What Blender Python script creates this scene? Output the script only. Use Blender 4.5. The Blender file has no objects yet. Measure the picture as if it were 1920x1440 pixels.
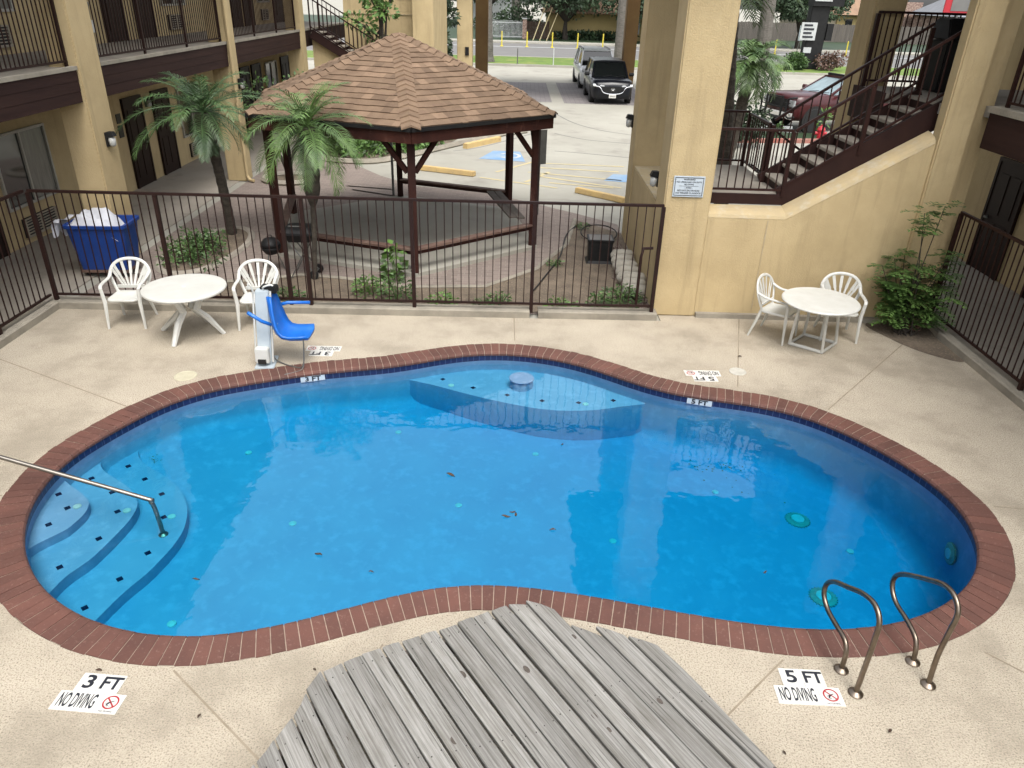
import bpy, bmesh, math, random
from math import sin, cos, pi, radians as R
from mathutils import Vector, Matrix, noise as mnoise
SC = bpy.context.scene
COL = SC.collection
# ------------------------------------------------------------------ camera, sky, sun, exposure
FPX, TILT, ROLL, CAMH = 1391.0, R(27.8), R(1.73), 4.3
cam = bpy.data.objects.new('camera', bpy.data.cameras.new('camera'))
COL.objects.link(cam)
cam.data.sensor_width = 36.0
cam.data.lens = FPX / 1920 * 36
cam.data.clip_start = 0.05
cam.data.clip_end = 1500
_r0, _u0, _b0 = Vector((1, 0, 0)), Vector((0, sin(TILT), cos(TILT))), Vector((0, -cos(TILT), sin(TILT)))
_r = _r0 * cos(ROLL) + _u0 * sin(ROLL)
_u = _u0 * cos(ROLL) - _r0 * sin(ROLL)
cam.matrix_world = Matrix(((_r.x, _u.x, _b0.x, 0), (_r.y, _u.y, _b0.y, 0), (_r.z, _u.z, _b0.z, CAMH), (0, 0, 0, 1)))
SC.camera = cam
SUN_EL, SUN_AZ = R(62), R(163)          # azimuth of the sun measured from +Y clockwise
W = bpy.data.worlds.new('World'); SC.world = W; W.use_nodes = True
_nt = W.node_tree; _bg = _nt.nodes['Background']
_sky = _nt.nodes.new('ShaderNodeTexSky'); _sky.sky_type = 'NISHITA'; _sky.sun_disc = False
_sky.sun_elevation = SUN_EL; _sky.sun_rotation = SUN_AZ; _sky.dust_density = 4.0; _sky.air_density = 1.0
_hs = _nt.nodes.new('ShaderNodeHueSaturation'); _hs.inputs['Saturation'].default_value = 0.20
_nt.links.new(_sky.outputs[0], _hs.inputs['Color']); _nt.links.new(_hs.outputs[0], _bg.inputs['Color'])
_bg.inputs['Strength'].default_value = 0.15
sl = bpy.data.lights.new('sun', 'SUN'); sl.energy = 0.75; sl.angle = R(30); sl.color = (1.0, 0.95, 0.88)
sun = bpy.data.objects.new('sun', sl); COL.objects.link(sun)
_sd = Vector((sin(SUN_AZ) * cos(SUN_EL), cos(SUN_AZ) * cos(SUN_EL), sin(SUN_EL)))
sun.rotation_euler = _sd.to_track_quat('Z', 'Y').to_euler(); sun.location = (0, 0, 30)
SC.view_settings.view_transform = 'Standard'; SC.view_settings.look = 'None'
SC.view_settings.exposure = 1.31; SC.view_settings.gamma = 1.0
SC.cycles.max_bounces = 8; SC.cycles.transparent_max_bounces = 16
SC.cycles.caustics_reflective = False; SC.cycles.caustics_refractive = False

# ------------------------------------------------------------------ survey helpers: pixel ray -> point on a real plane
def ray(px, py):
    u, v = px - 960, py - 720
    return (_r * u - _u * v - _b0 * FPX) / FPX
C0 = Vector((0, 0, CAMH))
def PL(px, py, p0, n):
    d = ray(px, py); n = Vector(n)
    return C0 + d * ((Vector(p0) - C0).dot(n) / d.dot(n))
def G(px, py, z=0.0): return PL(px, py, (0, 0, z), (0, 0, 1))
def AX(px, py, x): return PL(px, py, (x, 0, 0), (1, 0, 0))
def AY(px, py, y): return PL(px, py, (0, y, 0), (0, 1, 0))

# ------------------------------------------------------------------ mesh helpers
class MB:
    def __init__(s): s.v, s.f, s.m, s.t, s.uv = [], [], [], [], None
    def add(s, vs, fs, mi=0, tint=0.5):
        o = len(s.v); s.v += [Vector(p) for p in vs]
        for f in fs: s.f.append([i + o for i in f]); s.m.append(mi); s.t.append(tint)
        return s
    def box(s, c, d, rz=0, mi=0, tint=0.5, rot=None):
        hx, hy, hz = d[0] / 2, d[1] / 2, d[2] / 2
        M = rot if rot is not None else Matrix.Rotation(rz, 3, 'Z')
        vs = [Vector(c) + M @ Vector((x * hx, y * hy, z * hz)) for z in (-1, 1) for y in (-1, 1) for x in (-1, 1)]
        return s.add(vs, [(0, 2, 3, 1), (4, 5, 7, 6), (0, 1, 5, 4), (2, 6, 7, 3), (0, 4, 6, 2), (1, 3, 7, 5)], mi, tint)
    def span(s, a, b, mi=0, tint=0.5):
        return s.box([(a[i] + b[i]) / 2 for i in range(3)], [abs(b[i] - a[i]) for i in range(3)], 0, mi, tint)
    def bar(s, p, q, w, h, mi=0, tint=0.5, up=(0, 0, 1)):
        p, q = Vector(p), Vector(q); d = (q - p); L = d.length
        if L < 1e-6: return s
        d /= L; up = Vector(up)
        if abs(d.dot(up)) > 0.98: up = Vector((0, 1, 0))
        sx = d.cross(up).normalized(); sy = sx.cross(d)
        M = Matrix((d, sx, sy)).transposed()
        return s.box((p + q) / 2, (L, w, h), 0, mi, tint, M)
    def tube(s, pts, r, n=8, mi=0, closed=False, cap=True, tint=0.5, flat=1.0):
        pts = [Vector(p) for p in pts]; m = len(pts); rs = r if isinstance(r, (list, tuple)) else [r] * m
        ref = None; rings = []
        for i, p in enumerate(pts):
            a = pts[i - 1] if (i > 0 or closed) else p
            b = pts[(i + 1) % m] if (i < m - 1 or closed) else p
            t = (b - a).normalized()
            if ref is None:
                ref = Vector((0, 0, 1)) if abs(t.z) < 0.9 else Vector((0, 1, 0))
            x = t.cross(ref)
            if x.length < 1e-4: x = t.cross(Vector((1, 0, 0)))
            x.normalize(); y = x.cross(t); ref = y
            rings.append([p + x * (cos(2 * pi * k / n) * rs[i]) + y * (sin(2 * pi * k / n) * rs[i] * flat) for k in range(n)])
        vs = [v for g in rings for v in g]; fs = []
        for i in range(m if closed else m - 1):
            j = (i + 1) % m
            for k in range(n): fs.append((i * n + k, i * n + (k + 1) % n, j * n + (k + 1) % n, j * n + k))
        if cap and not closed: fs += [tuple(range(n - 1, -1, -1)), tuple((m - 1) * n + k for k in range(n))]
        return s.add(vs, fs, mi, tint)
    def cyl(s, p, q, r, n=16, r2=None, mi=0): return s.tube([p, q], [r, r if r2 is None else r2], n, mi)
    def lathe(s, c, prof, n=24, mi=0, sx=1, sy=1):
        c = Vector(c); vs = [c + Vector((cos(2 * pi * k / n) * r * sx, sin(2 * pi * k / n) * r * sy, z)) for r, z in prof for k in range(n)]
        fs = []
        for i in range(len(prof) - 1):
            for k in range(n): fs.append((i * n + k, i * n + (k + 1) % n, (i + 1) * n + (k + 1) % n, (i + 1) * n + k))
        fs += [tuple(range(n - 1, -1, -1)), tuple((len(prof) - 1) * n + k for k in range(n))]
        return s.add(vs, fs, mi)
    def prism(s, poly, z0, z1, mi=0, tint=0.5):
        n = len(poly); vs = [(p[0], p[1], z0) for p in poly] + [(p[0], p[1], z1) for p in poly]
        fs = [tuple(range(n - 1, -1, -1)), tuple(range(n, 2 * n))] + [(i, (i + 1) % n, n + (i + 1) % n, n + i) for i in range(n)]
        return s.add(vs, fs, mi, tint)
    def loft(s, rings, mi=0, cap=True, closed=True):
        n = len(rings[0]); vs = [v for g in rings for v in g]; fs = []
        for i in range(len(rings) - 1):
            for k in range(n if closed else n - 1): fs.append((i * n + k, i * n + (k + 1) % n, (i + 1) * n + (k + 1) % n, (i + 1) * n + k))
        if cap: fs += [tuple(range(n - 1, -1, -1)), tuple((len(rings) - 1) * n + k for k in range(n))]
        return s.add(vs, fs, mi)
    def build(s, name, mats, parent=None, smooth=False, bevel=0, uv=None):
        mats = mats if isinstance(mats, (list, tuple)) else [mats]
        off = Vector((0, 0, 0)); q = parent
        while q is not None: off += q.location; q = q.parent
        if parent is None and s.v:
            lo = [min(v[i] for v in s.v) for i in range(3)]; hi = [max(v[i] for v in s.v) for i in range(3)]
            base = Vector(((lo[0] + hi[0]) / 2, (lo[1] + hi[1]) / 2, lo[2])); off = base
        me = bpy.data.meshes.new(name)
        me.from_pydata([tuple(v - off) for v in s.v], [], s.f)
        for m in mats: me.materials.append(m)
        me.polygons.foreach_set('material_index', s.m)
        a = me.attributes.new('tint', 'FLOAT', 'FACE'); a.data.foreach_set('value', s.t)
        if smooth: me.polygons.foreach_set('use_smooth', [True] * len(s.f))
        if uv is not None:
            l = me.uv_layers.new(name='UVMap')
            for p in me.polygons:
                for li, c in zip(p.loop_indices, uv[p.index]): l.data[li].uv = c
        bm = bmesh.new(); bm.from_mesh(me)
        bmesh.ops.recalc_face_normals(bm, faces=bm.faces)
        if bevel: bmesh.ops.bevel(bm, geom=[e for e in bm.edges if len(e.link_faces) == 2 and e.calc_face_angle(0) > 0.5], offset=bevel, segments=2, affect='EDGES', clamp_overlap=True)
        bm.to_mesh(me); bm.free()
        o = bpy.data.objects.new(name, me); COL.objects.link(o)
        if parent is None: o.location = off
        else: o.parent = parent
        return o
def thing(name, label, cat, loc=(0, 0, 0), group=None):
    o = bpy.data.objects.new(name, None); o.empty_display_size = 0.2; COL.objects.link(o); o.location = loc
    return tag(o, label, cat, group)
def tag(o, label, cat, group=None, kind=None):
    o['label'] = label; o['category'] = cat
    if group: o['group'] = group
    if kind: o['kind'] = kind
    return o
def structure(o): o['kind'] = 'structure'; return o
def copy_tree(o, parent=None):
    c = o.copy(); COL.objects.link(c)
    if parent is not None: c.parent = parent
    for ch in list(o.children): copy_tree(ch, c)
    return c
def fill(loops, z=0.0):
    """sheet between an outer loop and hole loops"""
    bm = bmesh.new(); ed = []
    for lp in loops:
        vs = [bm.verts.new((p[0], p[1], p[2] if (z == 0 and len(p) > 2) else z)) for p in lp]
        ed += [bm.edges.new((vs[i], vs[(i + 1) % len(vs)])) for i in range(len(vs))]
    bmesh.ops.triangle_fill(bm, edges=ed, use_beauty=True, normal=(0, 0, 1))
    bm.verts.index_update()
    mb = MB(); mb.add([v.co.copy() for v in bm.verts], [tuple(v.index for v in f.verts) for f in bm.faces]); bm.free()
    return mb
def rect(x0, y0, x1, y1): return [(x0, y0), (x1, y0), (x1, y1), (x0, y1)]
def text_geo(s, size, mat_w=None, squash=1.0, bold=0.0):
    cu = bpy.data.curves.new('text', 'FONT'); cu.body = s; cu.size = size; cu.align_x = 'CENTER'; cu.align_y = 'CENTER'; cu.offset = bold; cu.resolution_u = 3
    o = bpy.data.objects.new('text', cu); COL.objects.link(o)
    dg = bpy.context.evaluated_depsgraph_get(); me = bpy.data.meshes.new_from_object(o.evaluated_get(dg))
    vs = [Vector((v.co.x * squash, v.co.y, 0)) for v in me.vertices]; fs = [tuple(p.vertices) for p in me.polygons]
    bpy.data.objects.remove(o); bpy.data.curves.remove(cu); bpy.data.meshes.remove(me)
    return vs, fs
def text_on(mb, s, size, o, ux, uy, squash=1.0, bold=0.0, mi=0):
    vs, fs = text_geo(s, size, None, squash, bold); ux, uy, o = Vector(ux), Vector(uy), Vector(o)
    mb.add([o + ux * v.x + uy * v.y for v in vs], fs, mi)
def catmull(P, closed=True, n=8):
    P = [Vector(p) for p in P]; out = []; m = len(P)
    for i in range(m if closed else m - 1):
        g = (lambda k: P[k % m]) if closed else (lambda k: P[max(0, min(m - 1, k))])
        a, b, c, d = g(i - 1), g(i), g(i + 1), g(i + 2)
        for k in range(n):
            t = k / n
            out.append(0.5 * ((2 * b) + (c - a) * t + (2 * a - 5 * b + 4 * c - d) * t * t + (3 * b - a - 3 * c + d) * t ** 3))
    if not closed: out.append(P[-1])
    return out
def resample(P, step, closed=True):
    Q = list(P) + ([P[0]] if closed else []); L = [0]
    for a, b in zip(Q, Q[1:]): L.append(L[-1] + (b - a).length)
    n = max(3, round(L[-1] / step)); out = []; j = 0
    for k in range(n if closed else n + 1):
        s = L[-1] * k / n
        while j < len(L) - 2 and L[j + 1] < s: j += 1
        t = (s - L[j]) / max(1e-9, L[j + 1] - L[j]); out.append(Q[j].lerp(Q[j + 1], min(1, t)))
    return out
def normals2(P):
    m = len(P); out = []
    for i in range(m):
        t = (P[(i + 1) % m] - P[i - 1]); out.append(Vector((t.y, -t.x, 0)).normalized())
    return out

# ------------------------------------------------------------------ materials
ALB = 0.78          # one common scale for the measured base colours
def mat(name, c1, c2=None, scale=6, rough=0.75, metal=0.0, bump=0.0, bscale=None, stretch=(1, 1, 1), lo=0.35, hi=0.65, detail=5, spec=0.5, c3=None, s3=80, lo3=0.55, hi3=0.7, tint=0.0, coat=0.0, grime=0.0, streak=0.0, wear=0.0):
    m = bpy.data.materials.new(name); m.use_nodes = True; nt = m.node_tree; N, L = nt.nodes, nt.links
    b = N['Principled BSDF']; b.inputs['Roughness'].default_value = rough; b.inputs['Metallic'].default_value = metal
    b.inputs['Specular IOR Level'].default_value = spec; b.inputs['Coat Weight'].default_value = coat
    tc = N.new('ShaderNodeTexCoord'); mp = N.new('ShaderNodeMapping'); mp.inputs['Scale'].default_value = stretch
    L.new(tc.outputs['Object'], mp.inputs['Vector'])
    def nz(sc, det=detail, ro=0.6):
        t = N.new('ShaderNodeTexNoise'); t.inputs['Scale'].default_value = sc; t.inputs['Detail'].default_value = det; t.inputs['Roughness'].default_value = ro
        L.new(mp.outputs[0], t.inputs['Vector']); return t.outputs['Fac']
    def ramp(f, a, z):
        r = N.new('ShaderNodeMapRange'); r.inputs['From Min'].default_value = a; r.inputs['From Max'].default_value = z; L.new(f, r.inputs['Value']); return r.outputs[0]
    def mix(f, a, z, mode='MIX'):
        x = N.new('ShaderNodeMix'); x.data_type = 'RGBA'; x.blend_type = mode
        if isinstance(f, float): x.inputs[0].default_value = f
        else: L.new(f, x.inputs[0])
        for i, q in ((6, a), (7, z)):
            if isinstance(q, tuple): x.inputs[i].default_value = (*q, 1)
            else: L.new(q, x.inputs[i])
        return x.outputs[2]
    c2 = c2 or tuple(min(1, v * 0.86) for v in c1)
    if not metal: c1, c2, c3 = tuple(v * ALB for v in c1), tuple(v * ALB for v in c2), (tuple(v * ALB for v in c3) if c3 else None)
    col = mix(ramp(nz(scale), lo, hi), c1, c2)
    if c3: col = mix(ramp(nz(s3, 3), lo3, hi3), col, c3)
    if grime:
        col = mix(ramp(nz(0.9, 6, 0.7), 0.5, 0.75), col, mix(grime, (1.0, 1.0, 1.0), tuple(v * 0.75 for v in c2)) if False else tuple(v * (1 - grime) for v in c2))
    if wear:                        # broad brown-grey weathering patches
        m3 = N.new('ShaderNodeMapping'); m3.inputs['Scale'].default_value = (0.8, 3.5, 3.5); L.new(tc.outputs['Object'], m3.inputs['Vector'])
        t3 = N.new('ShaderNodeTexNoise'); t3.inputs['Scale'].default_value = 2.0; t3.inputs['Detail'].default_value = 6; t3.inputs['Roughness'].default_value = 0.65; L.new(m3.outputs[0], t3.inputs['Vector'])
        col = mix(ramp(t3.outputs['Fac'], 0.48, 0.72), col, mix(wear, col, (c3[0] * 1.5, c3[1] * 1.35, c3[2] * 1.15)))
    if streak:                      # rain streaks and dust running down the render
        m2 = N.new('ShaderNodeMapping'); m2.inputs['Scale'].default_value = (3.2, 3.2, 0.22); L.new(tc.outputs['Object'], m2.inputs['Vector'])
        t2 = N.new('ShaderNodeTexNoise'); t2.inputs['Scale'].default_value = 2.2; t2.inputs['Detail'].default_value = 7; t2.inputs['Roughness'].default_value = 0.65; L.new(m2.outputs[0], t2.inputs['Vector'])
        col = mix(ramp(t2.outputs['Fac'], 0.52, 0.78), col, tuple(v * (1 - streak) for v in c2))
    if tint:
        at = N.new('ShaderNodeAttribute'); at.attribute_name = 'tint'
        mr = N.new('ShaderNodeMapRange'); mr.inputs['To Min'].default_value = 1 - tint; mr.inputs['To Max'].default_value = 1 + tint; L.new(at.outputs['Fac'], mr.inputs['Value'])
        vm = N.new('ShaderNodeVectorMath'); vm.operation = 'SCALE'; L.new(col, vm.inputs[0]); L.new(mr.outputs[0], vm.inputs['Scale']); col = vm.outputs[0]
    L.new(col, b.inputs['Base Color'])
    if bump:
        bp = N.new('ShaderNodeBump'); bp.inputs['Strength'].default_value = bump; bp.inputs['Distance'].default_value = 0.02
        L.new(nz(bscale or scale * 4, 8), bp.inputs['Height']); L.new(bp.outputs[0], b.inputs['Normal'])
    return m
M = {}
M['stucco'] = mat('stucco', (0.61, 0.478, 0.272), (0.545, 0.423, 0.235), 1.6, 0.9, bump=0.45, bscale=45, grime=0.12, streak=0.22, spec=0.2)
M['stucco_shaded'] = mat('stucco_shaded', (0.22, 0.13, 0.045), (0.18, 0.10, 0.035), 1.3, 0.9)  # rear canopy columns: yellow stucco with the roof's shade put into its colour
M['stucco_worn'] = mat('stucco_worn', (0.55, 0.43, 0.24), (0.48, 0.39, 0.24), 3, 0.9, bump=0.3, bscale=40, c3=(0.54, 0.47, 0.34), s3=7, lo3=0.5, hi3=0.72)
M['brown'] = mat('brown_trim', (0.034, 0.015, 0.012), (0.025, 0.011, 0.0095), 4, 0.6, bump=0.1, spec=0.18)
M['brownboard'] = mat('brown_board', (0.042, 0.020, 0.016), (0.029, 0.0135, 0.0115), 3, 0.75, bump=0.15, stretch=(1, 0.25, 3), spec=0.18)
M['rail'] = mat('brown_rail_paint', (0.030, 0.014, 0.0115), (0.022, 0.0105, 0.009), 8, 0.5, spec=0.18)
M['railred'] = mat('stair_rail_paint', (0.036, 0.014, 0.011), (0.026, 0.011, 0.009), 8, 0.5, spec=0.18)
M['deck'] = mat('pebble_deck', (0.60, 0.528, 0.415), (0.475, 0.413, 0.318), 0.9, 0.9, bump=0.7, bscale=70, c3=(0.20, 0.16, 0.115), s3=85, lo3=0.49, hi3=0.70, grime=0.30)
M['joint'] = mat('joint_filler', (0.27, 0.22, 0.155), (0.36, 0.30, 0.22), 5, 0.95)
M['concrete'] = mat('concrete', (0.40, 0.36, 0.30), (0.33, 0.295, 0.245), 0.7, 0.9, bump=0.2, bscale=30, c3=(0.26, 0.23, 0.19), s3=2.3, lo3=0.58, hi3=0.78)
M['lot'] = mat('parking_concrete', (0.425, 0.41, 0.35), (0.35, 0.337, 0.285), 0.35, 0.9, bump=0.15, bscale=30, c3=(0.27, 0.25, 0.215), s3=0.9, lo3=0.55, hi3=0.8)
M['kerb'] = mat('kerb_concrete', (0.36, 0.325, 0.26), (0.25, 0.225, 0.18), 3, 0.95, bump=0.4, bscale=35)
M['soil'] = mat('bare_soil', (0.125, 0.097, 0.070), (0.21, 0.165, 0.12), 3, 1.0, bump=0.9, bscale=24, c3=(0.32, 0.25, 0.17), s3=30, lo3=0.56, hi3=0.7)
M['asphalt'] = mat('asphalt', (0.17, 0.165, 0.16), (0.20, 0.195, 0.185), 1, 0.9)
M['grass'] = mat('grass', (0.16, 0.25, 0.035), (0.10, 0.17, 0.03), 1.5, 1.0, c3=(0.25, 0.27, 0.07), s3=0.6)
M['brickc'] = mat('coping_brick', (0.150, 0.062, 0.045), (0.115, 0.049, 0.037), 3, 0.75, bump=0.25, bscale=60, tint=0.16, c3=(0.20, 0.11, 0.085), s3=40, lo3=0.58, hi3=0.75)
M['mortar'] = mat('mortar', (0.46, 0.37, 0.29), (0.34, 0.265, 0.205), 12, 0.95)
M['wood'] = mat('weathered_plank', (0.40, 0.39, 0.365), (0.22, 0.21, 0.19), 3.2, 0.88, bump=0.7, bscale=8, stretch=(0.45, 24, 24), lo=0.34, hi=0.66, tint=0.30, c3=(0.070, 0.066, 0.055), s3=3.4, lo3=0.56, hi3=0.72, grime=0.0, wear=0.5)
M['knot'] = mat('wood_knot', (0.075, 0.06, 0.05), (0.12, 0.10, 0.085), 40, 0.9)
M['nail'] = mat('nail', (0.04, 0.035, 0.03), None, 8, 0.6, metal=0.4)
M['whiteplastic'] = mat('white_plastic', (0.74, 0.74, 0.70), (0.66, 0.66, 0.61), 5, 0.42, c3=(0.62, 0.60, 0.54), s3=9, lo3=0.62, hi3=0.85)
M['whitetop'] = mat('marbled_plastic', (0.72, 0.72, 0.67), (0.64, 0.64, 0.59), 3.5, 0.35, c3=(0.65, 0.64, 0.60), s3=6, lo3=0.5, hi3=0.75)
M['white'] = mat('white_tile', (0.80, 0.79, 0.74), (0.74, 0.73, 0.68), 9, 0.35)
M['ink'] = mat('dark_lettering', (0.018, 0.02, 0.03), None, 9, 0.5)
M['red'] = mat('red_marking', (0.45, 0.03, 0.04), None, 9, 0.5)
M['steel'] = mat('stainless_steel', (0.26, 0.24, 0.215), (0.19, 0.175, 0.155), 6, 0.34, metal=1.0)
M['steeld'] = mat('tarnished_steel', (0.25, 0.205, 0.165), (0.17, 0.14, 0.11), 8, 0.35, metal=1.0)
M['blue'] = mat('blue_seat_plastic', (0.010, 0.14, 0.58), (0.012, 0.17, 0.62), 5, 0.35)
M['cartblue'] = mat('blue_cart_plastic', (0.007, 0.050, 0.27), (0.006, 0.042, 0.23), 4, 0.4)
M['lift'] = mat('pale_lift_paint', (0.55, 0.62, 0.66), (0.48, 0.55, 0.60), 5, 0.4)
M['black'] = mat('black_plastic', (0.015, 0.015, 0.016), (0.022, 0.022, 0.022), 6, 0.5, spec=0.18)
M['dark'] = mat('dark_interior', (0.012, 0.011, 0.010), None, 3, 0.8)
M['linen'] = mat('white_linen', (0.66, 0.67, 0.71), (0.58, 0.59, 0.64), 6, 0.95, bump=0.4, bscale=12)
M['door'] = mat('dark_door', (0.024, 0.011, 0.008), (0.017, 0.008, 0.006), 3, 0.5, spec=0.18)
M['glass'] = mat('window_glass', (0.018, 0.020, 0.020), (0.03, 0.034, 0.034), 2, 0.06, spec=0.8)
M['curtain'] = mat('pale_curtain', (0.20, 0.20, 0.17), (0.13, 0.13, 0.115), 7, 0.25, stretch=(1, 3, 0.3), spec=0.8)
M['frame'] = mat('aluminium_frame', (0.46, 0.44, 0.38), None, 5, 0.5)
M['acg'] = mat('ac_grille_paint', (0.42, 0.37, 0.28), (0.36, 0.31, 0.24), 5, 0.6)
M['trunk'] = mat('palm_trunk', (0.085, 0.070, 0.052), (0.045, 0.036, 0.028), 7, 0.95, bump=1.0, bscale=16, stretch=(1, 1, 2.5))
M['trunkg'] = mat('grey_trunk', (0.17, 0.155, 0.135), (0.10, 0.09, 0.078), 5, 0.95, bump=0.9, bscale=12, stretch=(1, 1, 3))
M['bark'] = mat('bark', (0.060, 0.048, 0.036), (0.035, 0.028, 0.022), 6, 0.95, bump=0.8, bscale=14)
M['palm'] = mat('palm_leaf', (0.125, 0.205, 0.050), (0.060, 0.120, 0.036), 2.2, 0.5, tint=0.5)
M['palmd'] = mat('palm_leaf_bluish', (0.085, 0.155, 0.048), (0.040, 0.085, 0.033), 2.2, 0.5, tint=0.5)
M['leaf'] = mat('leaf', (0.090, 0.165, 0.042), (0.048, 0.100, 0.028), 2.0, 0.55, tint=0.55)
M['shrubleaf'] = mat('shrub_leaf', (0.105, 0.185, 0.045), (0.06, 0.125, 0.03), 2.0, 0.5, tint=0.6)
M['leafd'] = mat('dark_leaf', (0.030, 0.062, 0.020), (0.018, 0.040, 0.016), 1.5, 0.6, tint=0.55)
M['leafb'] = mat('bright_leaf', (0.12, 0.23, 0.045), (0.075, 0.155, 0.035), 3.0, 0.55, tint=0.5)
M['leaffar'] = mat('far_tree_leaf', (0.062, 0.105, 0.045), (0.035, 0.066, 0.032), 0.5, 0.7, tint=0.5)
M['deadleaf'] = mat('brown_leaf', (0.075, 0.040, 0.022), (0.045, 0.025, 0.016), 30, 0.8)
M['shingle'] = mat('brown_shingle', (0.215, 0.147, 0.097), (0.172, 0.115, 0.077), 5, 0.92, bump=0.3, bscale=70, tint=0.38, c3=(0.27, 0.185, 0.125), s3=110, lo3=0.5, hi3=0.75, spec=0.18)
M['redwood'] = mat('red_brown_wood', (0.056, 0.018, 0.012), (0.030, 0.011, 0.009), 3, 0.7, bump=0.25, stretch=(1, 1, 0.4), c3=(0.13, 0.062, 0.045), s3=5, lo3=0.6, hi3=0.8, spec=0.18)
M['bench'] = mat('worn_bench', (0.19, 0.12, 0.09), (0.12, 0.065, 0.05), 4, 0.8, bump=0.3, c3=(0.22, 0.16, 0.125), s3=7, lo3=0.55, hi3=0.75)
M['oldplank'] = mat('grey_old_plank', (0.16, 0.135, 0.115), (0.10, 0.085, 0.07), 5, 0.85)
M['yellow'] = mat('yellow_paint', (0.70, 0.50, 0.21), (0.60, 0.43, 0.20), 4, 0.8, c3=(0.35, 0.27, 0.17), s3=8, lo3=0.6, hi3=0.75)
M['yline'] = mat('faded_line_paint', (0.60, 0.50, 0.27), (0.52, 0.45, 0.28), 3, 0.9)
M['hcblue'] = mat('worn_blue_paint', (0.16, 0.32, 0.55), (0.30, 0.40, 0.50), 1.6, 0.85)
M['hcwhite'] = mat('worn_white_paint', (0.60, 0.62, 0.62), (0.50, 0.52, 0.52), 2, 0.85)
M['delin'] = mat('bright_yellow_post', (0.75, 0.62, 0.06), None, 3, 0.5)
M['galv'] = mat('galvanised_metal', (0.16, 0.16, 0.15), (0.12, 0.12, 0.115), 8, 0.5, metal=0.6)
M['paint_black'] = mat('black_car_paint', (0.004, 0.005, 0.009), None, 3, 0.3, coat=0.25, spec=0.25)
M['paint_silver'] = mat('silver_car_paint', (0.70, 0.72, 0.72), None, 3, 0.35, coat=0.8)
M['paint_maroon'] = mat('maroon_car_paint', (0.060, 0.006, 0.008), None, 3, 0.35, coat=0.3, spec=0.3)
M['carglass'] = mat('car_glass', (0.008, 0.010, 0.010), None, 3, 0.05, spec=0.9)
M['truckglass'] = mat('windscreen_glass', (0.30, 0.40, 0.43), (0.16, 0.22, 0.24), 1.2, 0.05, spec=0.9)
M['tyre'] = mat('tyre_rubber', (0.014, 0.014, 0.014), None, 8, 0.85)
M['rim'] = mat('alloy_rim', (0.50, 0.50, 0.50), None, 8, 0.3, metal=0.9)
M['chrome'] = mat('chrome_trim', (0.75, 0.75, 0.76), None, 5, 0.15, metal=1.0)
M['lampclear'] = mat('headlamp_lens', (0.45, 0.47, 0.48), None, 5, 0.1, spec=0.9)
M['lampglass'] = mat('frosted_lamp_glass', (0.62, 0.63, 0.60), None, 9, 0.4)
M['plaster'] = mat('pool_plaster', (0.32, 0.47, 0.72), (0.25, 0.42, 0.67), 1.8, 0.8, c3=(0.38, 0.53, 0.80), s3=7, lo3=0.5, hi3=0.72)
M['navy'] = mat('navy_tile', (0.006, 0.010, 0.055), None, 9, 0.25)
M['jet'] = mat('white_pool_fitting', (0.62, 0.85, 0.85), None, 9, 0.4)
M['drain'] = mat('green_drain_ring', (0.36, 0.50, 0.42), (0.26, 0.40, 0.35), 30, 0.5)
M['debris'] = mat('pool_debris', (0.16, 0.19, 0.09), (0.22, 0.20, 0.10), 20, 0.9)
M['fencewood'] = mat('grey_fence_board', (0.16, 0.14, 0.12), (0.11, 0.098, 0.085), 2, 0.9, stretch=(3, 3, 0.2))
M['fencebrown'] = mat('brown_fence_board', (0.085, 0.052, 0.036), (0.06, 0.037, 0.026), 2, 0.9, stretch=(3, 3, 0.2))
M['housewall'] = mat('ochre_house_wall', (0.42, 0.33, 0.14), (0.36, 0.28, 0.12), 0.8, 0.9)
M['houseroof'] = mat('far_brown_roof', (0.34, 0.22, 0.14), (0.28, 0.18, 0.12), 1.2, 0.9)
M['houseroofg'] = mat('far_grey_roof', (0.24, 0.25, 0.27), (0.20, 0.21, 0.225), 1.2, 0.9)
M['cream'] = mat('cream_siding', (0.58, 0.50, 0.36), None, 1, 0.9, stretch=(0.2, 0.2, 8))
M['farbrick'] = mat('mottled_brick', (0.42, 0.31, 0.25), (0.24, 0.15, 0.12), 5, 0.9, lo=0.45, hi=0.55)
M['gravel'] = mat('gravel', (0.26, 0.20, 0.16), (0.13, 0.10, 0.085), 30, 0.95, lo=0.42, hi=0.58, c3=(0.42, 0.36, 0.30), s3=40, lo3=0.6, hi3=0.65)
M['bag'] = mat('white_sack', (0.50, 0.47, 0.40), (0.38, 0.35, 0.29), 6, 0.9, bump=0.5, bscale=10)
M['bluesign'] = mat('pale_blue_sign', (0.62, 0.70, 0.76), None, 9, 0.4)
M['darksign'] = mat('dark_sign', (0.03, 0.028, 0.025), None, 9, 0.5)
M['orange'] = mat('orange_sign_panel', (0.70, 0.26, 0.14), None, 5, 0.5)
M['signblue'] = mat('sky_blue_panel', (0.10, 0.35, 0.62), None, 5, 0.5)
M['soffit'] = mat('soffit_paint', (0.30, 0.23, 0.13), None, 3, 0.9)
M['roofing'] = mat('wing_roofing', (0.04, 0.030, 0.025), None, 3, 0.9)
M['pot'] = mat('pot_terracotta', (0.22, 0.12, 0.085), None, 6, 0.8)
M['redpaint'] = mat('faded_red_kerb', (0.42, 0.14, 0.11), (0.38, 0.20, 0.16), 3, 0.9)
M['bred'] = mat('bright_red_plastic', (0.50, 0.02, 0.035), None, 5, 0.4)

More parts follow.
